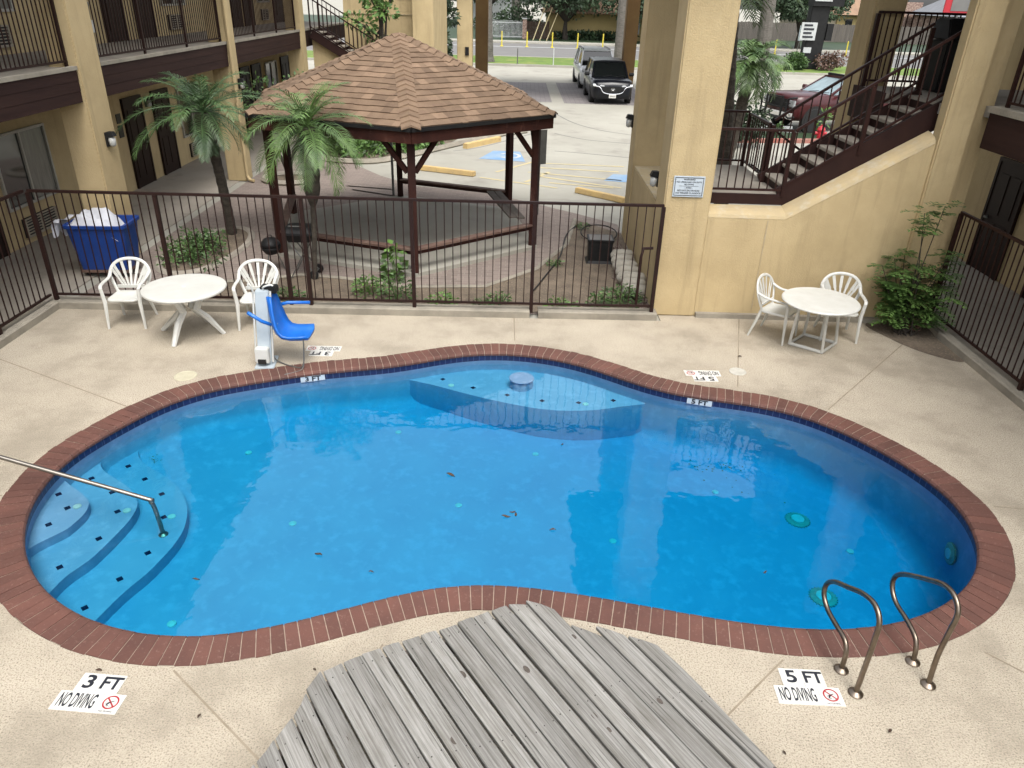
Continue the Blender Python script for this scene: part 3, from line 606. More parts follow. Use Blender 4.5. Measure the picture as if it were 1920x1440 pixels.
# ------------------------------------------------------------------ railings
def railing(name, lab, pts, h=1.0, sp=0.115, posts=None, low=0.08, pr=0.022, group='brown iron railings', m='rail', pick=0.0075, cat='railing', post_down=0.0, top=True, midrail=None):
    t = thing(name, lab, cat, pts[0], group)
    pts = [Vector(p) for p in pts]
    for a, b in zip(pts, pts[1:]):
        pn = MB(); L_ = (b - a).length; k = max(1, round((Vector((b.x, b.y, 0)) - Vector((a.x, a.y, 0))).length / sp))
        if top: pn.bar(a + Vector((0, 0, h)), b + Vector((0, 0, h)), 0.045, 0.035)
        pn.bar(a + Vector((0, 0, low)), b + Vector((0, 0, low)), 0.032, 0.03)
        for j in range(1, k):
            q = a.lerp(b, j / k); pn.box((q.x, q.y, q.z + (low + h) / 2), (pick * 2, pick * 2, h - low - 0.03))
        pn.build('picket_panel', M[m], t)
    ps = posts if posts is not None else pts
    for q in ps:
        q = Vector(q); MB().box((q.x, q.y, q.z + (h - 0.02 - post_down) / 2), (pr * 2, pr * 2, h - 0.02 + post_down)).build('post', M[m], t)
    return t
Yb = 10.10
def kb(x): return (x, 10.19 + (x + 6.86) * 0.0255, 0.11)
railing('iron_fence', 'long brown picket fence between the pool and the gazebo', [kb(-6.76), kb(-5.03), kb(-3.31), kb(-1.49), kb(0.25), kb(2.06)], 1.60, 0.118, [kb(-6.76), kb(-5.03), kb(-3.31), kb(-3.02), kb(-1.49), kb(0.25), kb(2.06)], 0.09, 0.026, 'brown iron pool fences', 'rail', 0.0065, 'fence', 0.05)
railing('iron_fence', 'brown picket fence along the left edge of the pool deck', [(-6.81, 10.15, 0.11), (-6.81, 8.92, 0.11), (-6.81, 7.4, 0.11), (-6.81, 5.9, 0.11)], 1.60, 0.118, [(-6.81, 8.92, 0.11), (-6.81, 7.4, 0.11), (-6.81, 5.9, 0.11)], 0.09, 0.026, 'brown iron pool fences', 'rail', 0.0065, 'fence', 0.05)
railing('iron_fence', 'brown picket fence along the right edge of the pool deck', [(6.32, 10.55, 0.11), (6.30, 8.2, 0.11), (6.30, 6.2, 0.11)], 1.60, 0.118, None, 0.09, 0.026, 'brown iron pool fences', 'railred', 0.0065, 'fence', 0.05)
for (a, b), nm in zip(((6.5, 12.04), (12.78, 18.46), (18.97, 24.68)), ('nearest', 'middle', 'farthest')):
    y3 = [(-6.86, a + (b - a) * k / 3, FL2) for k in range(4)]
    railing('balcony_railing', f'brown picket railing of the {nm} bay on the left balcony', y3, 1.07, 0.105, None, 0.09, 0.02, 'picket railings of the left balcony', 'rail', 0.007)
t = thing('ash_bin', 'dark grey bin with pale round label behind the balcony railing', 'bin', (-7.08, 13.12, FL2))
MB().lathe((-7.08, 13.12, FL2), [(0.14, 0), (0.16, 0.04), (0.16, 0.8), (0.17, 0.82), (0.17, 0.86), (0.06, 1.0), (0.05, 1.1)], 20).build('body', M['galv'], t, smooth=True)
d = MB(); d.box((-6.918, 13.12, FL2 + 0.52), (0.012, 0.14, 0.18)); d.build('label_plate', M['lampglass'], t, bevel=0.005)

# ------------------------------------------------------------------ far end of the left wing: return wall, stair, column
rw = thing('motel_return_wing', 'yellow stucco end block behind the gazebo roof', 'building', (-4.3, 27.5, 0))
MB().span((-5.95, 27.4, 0), (-3.6, 27.7, 6.3)).build('wall', M['stucco'], rw)
MB().span((-3.60, 26.9, 0), (-2.92, 27.7, 6.3)).build('column', M['stucco'], rw)
MB().span((-3.35, 27.7, 0), (-2.95, 32.0, 6.3)).build('side_wall', M['stucco'], rw)
w_ = MB(); w_.span((-4.2, 27.36, 4.05), (-3.7, 27.395, 4.1)); w_.span((-6.0, 27.37, 3.55), (-3.6, 27.395, 3.58)); w_.build('control_joint', M['stucco_worn'], rw)
sw = thing('steel_stair', 'dark brown stair descending behind the gazebo roof', 'stair', (-5.2, 25.6, 0))
a, b = Vector((-6.62, 25.6, 3.0)), Vector((-3.7, 25.6, 1.30))
sb = MB()
for yy in (25.6, 26.7): sb.bar((a.x, yy, a.z), (b.x, yy, b.z), 0.06, 0.26)
sb.build('stringer', M['brown'], sw)
for k in range(13):
    q = a.lerp(b, (k + 0.5) / 13); MB().box((q.x, 26.15, q.z + 0.08), (0.26, 1.04, 0.04)).build('tread', M['concrete'], sw)
lwl = MB(); lwl.add([(-6.65, 25.75, 0), (-3.8, 25.75, 0), (-3.8, 25.75, 1.2), (-6.65, 25.75, 2.85), (-6.65, 26.55, 0), (-3.8, 26.55, 0), (-3.8, 26.55, 1.2), (-6.65, 26.55, 2.85)], [(0, 1, 2, 3), (7, 6, 5, 4), (0, 4, 5, 1), (1, 5, 6, 2), (2, 6, 7, 3), (3, 7, 4, 0)])
lwl.build('stair_wall', M['stucco'], sw)
railing('stair_railing', 'dark sloping picket railing of the stair behind the gazebo', [(-6.62, 25.55, 3.1), (-3.7, 25.55, 1.4)], 0.92, 0.13, None, 0.1, 0.02, 'sloping picket railings of the stairs', 'rail', 0.009)
railing('stair_railing', 'dark sloping picket railing on the wall side of the stair behind the gazebo', [(-6.62, 26.75, 3.1), (-3.7, 26.75, 1.4)], 0.92, 0.13, None, 0.1, 0.02, 'sloping picket railings of the stairs', 'rail', 0.009)
# ------------------------------------------------------------------ porte cochere
pc = thing('porte_cochere', 'drive through canopy on tall yellow columns above the parked cars', 'canopy', (1.8, 40, 0))
for x0, y0, m in ((-2.86, 35.7, 'stucco'), (5.6, 35.7, 'stucco'), (-2.5, 43.4, 'stucco_shaded'), (5.42, 43.4, 'stucco_shaded')):
    MB().span((x0, y0, 0), (x0 + 0.66, y0 + 0.66, 5.4)).build('column', M[m], pc, bevel=0.02)
MB().span((-4.5, 34.9, 5.4), (8, 42.3, 6.2)).build('roof', M['roofing'], pc)
d = MB(); d.box((-2.42, 35.67, 1.97), (0.16, 0.05, 0.34)); d.box((-2.42, 35.65, 2.02), (0.11, 0.02, 0.2)); o = d.build('column_lamp', M['black'], pc)

# ------------------------------------------------------------------ centre and right wing
cw = thing('motel_corner_wing', 'yellow stucco corner with the tall pillar and stair wall right of the pool', 'building', (4, 12, 0))
MB().span((2.08, 10.55, 0), (2.74, 11.20, 5.75)).build('pillar', M['stucco'], cw, bevel=0.02)
MB().span((2.13, 14.15, 0), (2.84, 14.80, 5.75)).build('pillar', M['stucco'], cw, bevel=0.02)
MB().span((2.15, 11.205, 0), (2.75, 14.145, 1.50)).build('low_wall', M['stucco'], cw, bevel=0.015)
cp = MB(); cp.span((2.155, 11.21, 1.50), (2.74, 14.14, 1.515)); cp.build('low_wall_top', M['stucco_worn'], cw)
prof = [(2.745, 0), (5.72, 0), (5.72, 2.648), (3.85, 1.52), (2.745, 1.52)]
sw_ = MB(); nn = len(prof)
sw_.add([(x, 10.58, z) for x, z in prof] + [(x, 10.84, z) for x, z in prof], [tuple(range(nn)), tuple(range(2 * nn - 1, nn - 1, -1))] + [(i, nn + i, nn + (i + 1) % nn, (i + 1) % nn) for i in range(nn)])
sw_.build('stair_wall', M['stucco'], cw)
cpg = MB(); rings = []
for x, z in ((2.745, 1.523), (3.85, 1.523), (5.685, 2.632)): rings.append([Vector((x, y, z + dz)) for y, dz in ((10.577, 0.0), (10.60, 0.045), (10.65, 0.08), (10.74, 0.11), (10.86, 0.125), (10.86, 0.0))])
cpg.loft(rings); cpg.build('wall_coping', M['stucco_worn'], cw)
sm = MB(); sm.span((3.60, 10.572, 0.12), (3.615, 10.579, 1.5)); sm.build('control_joint', M['stucco_worn'], cw)
MB().span((2.76, 10.50, 0.0), (5.62, 10.578, 0.07)).build('wall_foot', M['kerb'], cw)
MB().span((5.69, 10.52, 0), (6.08, 10.74, 5.75)).build('pillar', M['stucco'], cw, bevel=0.02)
MB().span((6.00, 10.745, 0), (6.42, 11.3, 5.75)).build('wall_return', M['stucco'], cw)
MB().span((5.46, 13.0, 0), (5.95, 13.62, 5.75)).build('pillar', M['stucco'], cw, bevel=0.02)
MB().span((8.55, -5, 0), (8.8, 14.4, 5.8)).build('wall', M['stucco'], cw)
fdoor(cw, 8.55, 12.7, 13.5, 0, -1); fdoor(cw, 8.55, 11.0, 11.8, 0, -1); fdoor(cw, 8.55, 8.6, 9.4, FL2, -1); fdoor(cw, 8.55, 10.2, 11.0, FL2, -1)
fwindow(cw, 8.55, 8.6, 10.2, 0.7, 1.95, -1)
MB().span((6.30, -5, 2.98), (8.55, 10.72, FL2)).build('upper_floor', M['concrete'], cw)
MB().span((6.20, -5, 2.62), (6.30, 10.42, 3.07)).build('fascia_board', M['brownboard'], cw)
MB().span((6.17, -5, 3.073), (6.36, 10.44, 3.15)).build('balcony_lip', M['kerb'], cw)
MB().span((5.45, 11.9, 2.98), (8.55, 13.0, FL2)).build('upper_landing', M['concrete'], cw)
MB().span((5.40, 11.88, 2.66), (5.446, 13.0, 3.13)).build('landing_fascia', M['brownboard'], cw)
MB().span((5.75, 10.86, 2.98), (8.55, 11.895, FL2)).build('upper_landing', M['concrete'], cw)
rr = MB(); rr.span((1.42, 9.9, 5.75), (16, 14.2, 6.0)); rr.build('roof', M['roofing'], cw)
MB().span((6.1, -5, 5.75), (16, 9.9, 6.0)).build('roof', M['roofing'], cw)
MB().span((6.2, 14.2, 5.75), (16, 16.2, 6.0)).build('roof', M['roofing'], cw)
railing('balcony_railing', 'red brown picket railing at the edge of the right balcony', [(6.33, 10.3, FL2), (6.33, 8.6, FL2), (6.33, 7, FL2)], 1.07, 0.115, None, 0.09, 0.022, 'picket railings of the right balcony', 'railred', 0.0075)
plate((8.55, 12.52, 1.78), 0.2, 0.13, ['122'], 'small dark 122 room number plate beside the right doorway', -1, 'room number', 'room_number')
# safety notice on the pillar
t = thing('safety_notice', 'white pool safety notice with dark border on the pillar', 'sign', (2.40, 10.53, 1.96))
MB().box((2.395, 10.535, 1.96), (0.435, 0.012, 0.29)).build('panel', M['bluesign'], t, bevel=0.003)
b = MB()
for cx, cz, w, h in ((2.395, 2.083, 0.40, 0.008), (2.395, 1.837, 0.40, 0.008), (2.199, 1.96, 0.008, 0.254), (2.591, 1.96, 0.008, 0.254)): b.box((cx, 10.5275, cz), (w, 0.002, h))
b.build('border', M['ink'], t); l = MB()
for s, z, sz in (('WARNING!', 2.058, 0.032), ('NO LIFEGUARD ON DUTY', 2.022, 0.030), ('NO DIVING', 1.990, 0.026), ('- AVISO -', 1.944, 0.028), ('NO HAY SALVAVIDAS', 1.905, 0.032), ('NO TIRARSE CLAVADOS', 1.870, 0.032)):
    text_on(l, s, sz, (2.395, 10.527, z), (1, 0, 0), (0, 0, 1), 1.0, 0.0008)
l.box((2.395, 10.5275, 1.968), (0.27, 0.002, 0.003)); l.build('lettering', M['ink'], t)

# ------------------------------------------------------------------ steel stair with landing
st = thing('steel_stair', 'red brown steel stair rising above the stair wall at right', 'stair', (4.2, 11.5, 0))
LZ = 1.78; NR = 9; RH = (FL2 - LZ) / NR; RUN = 0.235; X0 = 3.86
ld = MB(); ld.span((2.76, 10.90, LZ - 0.10), (X0 - 0.002, 13.1, LZ)); ld.build('landing', M['concrete'], st)
rim = MB(); rim.span((2.76, 10.865, LZ - 0.12), (X0, 10.895, LZ + 0.03)); rim.build('landing_rim', M['brown'], st)
for k in range(NR):
    x = X0 + RUN * k; z = LZ + RH * (k + 1)
    MB().span((x, 10.93, z - RH - 0.02), (x + 0.02, 11.80, z - 0.045)).build('riser', M['brown'], st)
    if k < NR - 1:
        MB().span((x - 0.02, 10.93, z - 0.043), (x + RUN + 0.018, 11.80, z)).build('tread', M['concrete'], st, bevel=0.006)
for yy in (10.90, 11.83): MB().bar((X0 - 0.05, yy, LZ - 0.035), (X0 + RUN * NR, yy, FL2 - 0.045), 0.05, 0.33).build('stringer', M['brown'], st)
G1 = 'red brown railings of the right stair'
railing('stair_railing', 'level railing along the front of the stair landing', [(2.78, 10.88, LZ), (X0 - 0.02, 10.88, LZ)], 0.92, 0.115, [(X0 - 0.02, 10.88, LZ)], 0.09, 0.026, G1, 'railred')
railing('stair_railing', 'sloping railing on the pool side of the stair flight', [(X0, 10.88, LZ), (X0 + RUN * 8.3, 10.88, LZ + RH * 8.9)], 0.92, 0.125, [(X0 + RUN * 4, 10.88, LZ + RH * 4.2), (X0 + RUN * 8.3, 10.88, LZ + RH * 8.9)], 0.16, 0.024, G1, 'railred')
railing('stair_railing', 'sloping railing on the far side of the stair flight', [(X0, 11.86, LZ), (X0 + RUN * 8.6, 11.86, LZ + RH * 9.2)], 0.92, 0.125, [(X0, 11.86, LZ - 0.05), (X0 + RUN * 8.6, 11.86, LZ + RH * 9)], 0.16, 0.026, G1, 'railred')
railing('stair_railing', 'railing across the back of the stair landing by the palms', [(2.9, 13.05, LZ), (X0 - 0.04, 13.05, LZ)], 0.88, 0.115, [(X0 - 0.04, 13.05, LZ)], 0.09, 0.026, G1, 'railred')
railing('stair_railing', 'short railing along the open right edge of the landing', [(X0 - 0.03, 13.0, LZ), (X0 - 0.03, 11.92, LZ)], 0.85, 0.12, [(X0 - 0.03, 11.92, LZ)], 0.09, 0.024, G1, 'railred')
railing('stair_railing', 'railing sloping down behind the flight from the landing corner', [(X0 + 0.1, 13.0, LZ - 0.06), (5.3, 13.0, LZ - 0.9)], 0.85, 0.13, [(5.3, 13.0, LZ - 0.9)], 0.1, 0.024, G1, 'railred')
railing('stair_railing', 'upright railing behind the black cabinet at the stair head', [(5.50, 12.9, FL2), (6.95, 12.9, FL2)], 1.07, 0.09, [(5.50, 12.9, FL2)], 0.09, 0.03, G1, 'railred', 0.008)
t = thing('black_cabinet', 'tall black cabinet with sloping top at the head of the stair', 'cabinet', (6.35, 12.35, FL2))
MB().loft([[Vector((x, y, z)) for x, y in ((6.30, 12.15), (6.98, 12.15), (6.98, 12.75), (6.30, 12.75))] for z in (FL2 + 0.01, FL2 + 0.72)]).build('body', M['black'], t, bevel=0.02)
ld = MB(); ld.add([(6.27, 12.10, FL2 + 0.73), (7.01, 12.10, FL2 + 0.73), (7.01, 12.78, FL2 + 0.73), (6.27, 12.78, FL2 + 0.73), (6.34, 12.35, FL2 + 1.02), (6.94, 12.35, FL2 + 1.02), (6.94, 12.74, FL2 + 1.02), (6.34, 12.74, FL2 + 1.02)], [(0, 1, 2, 3), (4, 5, 6, 7), (0, 1, 5, 4), (1, 2, 6, 5), (2, 3, 7, 6), (3, 0, 4, 7)])
ld.build('lid', M['black'], t, bevel=0.02)

# ------------------------------------------------------------------ white furniture
def rounded(w, d, r, n=5, front=1.0):
    out = []
    for cx, cy, a0 in ((w / 2 - r, d / 2 - r, 0), (-w / 2 + r, d / 2 - r, pi / 2), (-w / 2 + r, -d / 2 + r, pi), (w / 2 - r, -d / 2 + r, 1.5 * pi)):
        for k in range(n + 1):
            a = a0 + k * pi / 2 / n; x, y = cx + cos(a) * r, cy + sin(a) * r
            out.append((x * (front if y < 0 else 1), y))
    return out
def make_chair(lab):
    t = thing('plastic_chair', lab, 'chair', (0, 0, 0), 'white plastic chairs around the pool tables')
    s = MB(); pl = rounded(0.44, 0.46, 0.09); rings = []
    for z, k in ((0.395, 0.97), (0.405, 1.0), (0.425, 1.0), (0.432, 0.96), (0.425, 0.80), (0.418, 0.5)): rings.append([Vector((x * k, y * k - 0.02, z + (0.012 if y < -0.1 and k > 0.9 else 0))) for x, y in pl])
    s.loft(rings); s.build('seat', M['whiteplastic'], t, smooth=True)
    b = MB()
    def back(u, z): u *= 1 + 0.16 * min(1, max(0, (z - 0.45) / 0.2)); return Vector((u, 0.185 + (z - 0.42) * 0.34 - 0.35 * u * u, z))
    arch = [back(x, z) for x, z in ((-0.20, 0.42), (-0.225, 0.52), (-0.245, 0.62), (-0.245, 0.70), (-0.215, 0.78), (-0.155, 0.84), (-0.08, 0.868), (0, 0.876), (0.08, 0.868), (0.155, 0.84), (0.215, 0.78), (0.245, 0.70), (0.245, 0.62), (0.225, 0.52), (0.20, 0.42))]
    b.tube(catmull(arch, False, 3), 0.024, 8, flat=0.6)
    for k in range(-3, 4):
        p0 = back(0.036 * k, 0.50); ang = k * 0.235; x1 = 0.036 * k + sin(ang) * 0.30
        z1 = 0.50 + cos(ang) * 0.345; x1 = max(-0.235, min(0.235, x1)); p1 = back(x1, min(z1, 0.866))
        b.bar(p0, p0.lerp(p1, 0.5) + Vector((0, 0.006, 0)), 0.030, 0.010, up=(0, 1, 0.3)); b.bar(p0.lerp(p1, 0.5) + Vector((0, 0.006, 0)), p1, 0.042, 0.010, up=(0, 1, 0.3))
    b.bar(back(-0.19, 0.495), back(0.19, 0.495), 0.05, 0.014, up=(0, 1, 0.3))
    b.build('backrest', M['whiteplastic'], t, smooth=False)
    for sx in (-1, 1):
        a = MB(); pts = catmull([back(0.235 * sx, 0.70) + Vector((0.01 * sx, 0, 0)), (0.268 * sx, 0.12, 0.655), (0.278 * sx, -0.05, 0.645), (0.272 * sx, -0.19, 0.635), (0.265 * sx, -0.225, 0.60)], False, 4)
        a.tube(pts, 0.027, 8, flat=0.6); a.build('armrest', M['whiteplastic'], t, smooth=True)
        f = MB(); f.tube([(0.265 * sx, -0.225, 0.61), (0.245 * sx, -0.225, 0.40), (0.262 * sx, -0.255, 0.0)], [0.026, 0.030, 0.017], 6, flat=0.8); f.build('leg', M['whiteplastic'], t)
        f = MB(); f.tube([(0.195 * sx, 0.18, 0.43), (0.215 * sx, 0.225, 0.25), (0.245 * sx, 0.30, 0.0)], [0.032, 0.028, 0.018], 6, flat=0.8); f.build('leg', M['whiteplastic'], t)
    return t
ch = make_chair('white fan back plastic chair left of the round table, near the blue cart')
for k, (x, y, a, lab) in enumerate([(-5.42, 9.70, 0.10, None), (-3.63, 9.78, 0.12, 'white fan back plastic chair half hidden behind the pool lift'),
                                    (3.76, 9.90, 0.88, 'white fan back plastic chair seen from its side left of the tube framed table'), (4.68, 9.98, -0.15, 'white fan back plastic chair behind the tube framed table, nearest the shrub')]):
    c = ch if k == 0 else copy_tree(ch)
    if lab: c['label'] = lab
    c.location = (x, y, 0); c.rotation_euler = (0, 0, a); c.scale = (0.94, 0.94, 0.96)
t = thing('round_table', 'round white marbled resin table with splayed legs at left', 'table', (-4.40, 9.27, 0))
MB().lathe((-4.40, 9.27, 0), [(0.48, 0.685), (0.525, 0.69), (0.535, 0.705), (0.53, 0.722), (0.50, 0.728), (0.03, 0.728), (0.02, 0.72), (0.001, 0.72)], 48).build('tabletop', M['whitetop'], t)
MB().lathe((-4.40, 9.27, 0), [(0.30, 0.66), (0.30, 0.686)], 24).build('apron', M['whiteplastic'], t)
for fx, fy in ((-4.53, 8.93), (-4.90, 9.45), (-4.02, 9.40), (-4.36, 9.78)):
    d = Vector((fx + 4.40, fy - 9.27, 0)).normalized(); o_ = Vector((-4.40, 9.27, 0)); 
    m_ = MB(); m_.tube([o_ + d * 0.22 + Vector((0, 0, 0.68)), o_ + d * 0.10 + Vector((0, 0, 0.40)), o_ + d * 0.22 + Vector((0, 0, 0.27)), Vector((fx, fy, 0.0))], [0.045, 0.055, 0.048, 0.030], 6, flat=0.75); m_.build('leg', M['whiteplastic'], t)
t = thing('round_table', 'round white table on a square tube frame by the stair wall', 'table', (4.16, 9.50, 0))
MB().lathe((4.15, 9.48, 0), [(0.49, 0.70), (0.505, 0.705), (0.508, 0.72), (0.495, 0.732), (0.001, 0.732)], 48).build('tabletop', M['whiteplastic'], t)
ft = [(3.90, 9.60), (4.26, 9.32), (4.58, 9.66), (4.22, 9.94)]
tp = [(4.15 + (x - 4.24) * 0.80, 9.48 + (y - 9.63) * 0.80) for x, y in ft]
for (x, y), (u, v) in zip(ft, tp): MB().cyl((x, y, 0.02), (u, v, 0.70), 0.021, 10).build('leg', M['whiteplastic'], t)
b = MB(); b.tube([(x, y, 0.025) for x, y in ft], 0.024, 8, closed=True); b.build('base_frame', M['whiteplastic'], t)
b = MB(); b.tube([(x, y, 0.685) for x, y in tp], 0.021, 8, closed=True); b.build('top_frame', M['whiteplastic'], t)

# ------------------------------------------------------------------ pool lift
t = thing('pool_lift', 'pale pool lift with a blue seat at the pool edge', 'pool lift', (-3.15, 8.5, 0))
MB().box((-3.16, 8.53, 0.012), (0.24, 0.36, 0.022), 0.12).build('base_plate', M['lift'], t, bevel=0.006)
ms = MB(); ms.loft([[Vector((x + dx, y + dy, z)) for dx, dy in ((-0.085, -0.05), (0.085, -0.05), (0.085, 0.05), (-0.085, 0.05))] for x, y, z in ((-3.16, 8.50, 0.02), (-3.14, 8.55, 0.5), (-3.115, 8.60, 0.98))]); ms.build('mast', M['lift'], t, bevel=0.012)
f_ = MB(); f_.box((-3.165, 8.44, 0.16), (0.17, 0.10, 0.20)); f_.build('mast_foot', M['whiteplastic'], t, bevel=0.01)
b = MB(); b.box((-3.165, 8.385, 0.09), (0.10, 0.03, 0.06)); b.build('motor_slot', M['dark'], t)
for sx in (-0.112, 0.103): MB().cyl((-3.16 + sx, 8.47, 0.05), (-3.115 + sx, 8.57, 0.97), 0.013, 8).build('side_rod', M['whiteplastic'], t)
b = MB(); b.box((-3.05, 8.66, 0.97), (0.20, 0.13, 0.09)); b.build('control_box', M['black'], t, bevel=0.012)
hk = MB(); hk.tube(catmull([(-3.20, 8.52, 0.95), (-3.22, 8.50, 1.06), (-3.25, 8.50, 1.08), (-3.24, 8.5, 1.02)], False, 4), 0.010, 6); hk.tube(catmull([(-3.10, 8.58, 0.98), (-3.08, 8.55, 1.03), (-3.0, 8.55, 1.06), (-2.96, 8.55, 1.05)], False, 4), 0.012, 6); hk.build('hook', M['whiteplastic'], t)
arm = MB(); arm.bar((-3.13, 8.56, 0.52), (-2.98, 8.60, 0.50), 0.06, 0.08); arm.build('seat_arm', M['lift'], t)
profs = [(x_, z_ - 0.07, w_) for x_, z_, w_ in [(-3.04, 0.98, 0.09), (-3.025, 0.90, 0.13), (-3.01, 0.78, 0.17), (-2.985, 0.64, 0.205), (-2.95, 0.54, 0.215), (-2.89, 0.475, 0.215), (-2.80, 0.455, 0.21), (-2.68, 0.46, 0.205), (-2.57, 0.47, 0.20)]]
sh = MB(); ra = []
for i, (x, z, w) in enumerate(profs):
    a = profs[max(0, i - 1)]; b = profs[min(len(profs) - 1, i + 1)]; tx = Vector((b[0] - a[0], 0, b[1] - a[1])).normalized(); nn = Vector((-tx.z, 0, tx.x)) 
    if nn.x + nn.z < 0: nn = -nn
    c = Vector((x, 8.60, z)); ys = (-1, -0.8, -0.4, 0, 0.4, 0.8, 1); ed = [0.055, 0.012, 0, 0, 0, 0.012, 0.055]
    ra.append([c + Vector((0, w * y, 0)) + nn * e for y, e in zip(ys, ed)] + [c + Vector((0, w * y * 1.0, 0)) + nn * (e - 0.03) for y, e in zip(reversed(ys), reversed(ed))])
sh.loft(ra); sh.build('seat', M['blue'], t, smooth=True)
for yy, x0, x1 in ((8.36, -3.30, -2.98), (8.86, -2.98, -2.62)):
    a = MB()
    if yy < 8.5: a.tube([(-2.99, 8.39, 0.60), (-3.08, 8.33, 0.67), (-3.22, 8.28, 0.80)], 0.022, 8)
    else: a.tube([(-3.00, 8.80, 0.70), (-2.90, 8.84, 0.72), (-2.62, 8.86, 0.72)], 0.022, 8)
    a.build('armrest', M['blue'], t, smooth=True)
cbl = MB(); cbl.tube(catmull([(-2.62, 8.42, 0.44), (-2.63, 8.40, 0.22), (-2.66, 8.38, 0.04), (-2.82, 8.44, 0.012), (-3.04, 8.56, 0.03), (-3.10, 8.60, 0.12)], False, 5), 0.009, 6)
cbl.tube(catmull([(-2.63, 8.40, 0.20), (-2.65, 8.36, 0.03), (-2.74, 8.27, 0.012), (-2.84, 8.20, 0.012)], False, 5), 0.006, 6); cbl.build('strap', M['galv'], t)
# ------------------------------------------------------------------ hand rails in stainless steel
hb = AY(285, 938, 5.5); h0 = AX(0, 857, -4.6)
dirv = (h0 - hb).normalized()
t = thing('pool_handrail', 'straight stainless handrail over the entry steps at left', 'handrail', (hb.x, hb.y, -0.40))
hr = MB(); foot = G(306, 1000, -0.385)
up = hb + (foot - hb).normalized() * 0.10
pts = [h0 + dirv * 0.9 + Vector((0, 0, -0.75)), h0 + dirv * 0.86 + Vector((0, 0, -0.1)), h0 + dirv * 0.78, h0, hb + dirv * 0.08, hb + dirv * 0.03 + (foot - hb).normalized() * 0.015, up, foot]
hr.tube(resample(catmull(pts, False, 4), 0.03, False), 0.021, 12); hr.build('tube', M['steel'], t, smooth=True)
MB().lathe((foot.x, foot.y, -0.405), [(0.045, 0), (0.045, 0.012), (0.024, 0.03)], 16).build('flange', M['steeld'], t)
fp = h0 + dirv * 0.9; MB().lathe((fp.x, fp.y, 0.0), [(0.05, 0), (0.05, 0.012), (0.024, 0.03)], 16).build('flange', M['steeld'], t)
def grab(far, near, px, lab):
    t = thing('grab_rail', lab, 'grab rail', ((far.x + near.x) / 2, (far.y + near.y) / 2, 0), 'bent steel grab rails at the deep end')
    d = (far - near); nrm = Vector((d.y, -d.x, 0)).normalized()
    pts = [near] + [PL(x, y, near, nrm) for x, y in px] + [far]
    m = MB(); m.tube(resample(catmull(pts, False, 6), 0.02, False), 0.0185, 12); m.build('tube', M['steeld'], t, smooth=True)
    for q in (far, near): MB().lathe((q.x, q.y, 0), [(0.052, 0), (0.052, 0.008), (0.046, 0.014), (0.024, 0.03), (0.02, 0.03)], 24).build('flange', M['steeld'], t)
grab(G(1577, 1256), G(1604, 1300), [(1622, 1250), (1640, 1200), (1649, 1165), (1640, 1133), (1618, 1113), (1590, 1101), (1565, 1091), (1550, 1095), (1545, 1115), (1552, 1143), (1568, 1172), (1584, 1200), (1586, 1225)], 'left one of two bent steel grab rails at the deep end')
grab(G(1711, 1241), G(1740, 1284), [(1758, 1230), (1780, 1185), (1796, 1150), (1790, 1118), (1772, 1098), (1745, 1088), (1697, 1077), (1678, 1082), (1673, 1102), (1680, 1130), (1700, 1162), (1716, 1195), (1717, 1220)], 'right one of two bent steel grab rails at the deep end')
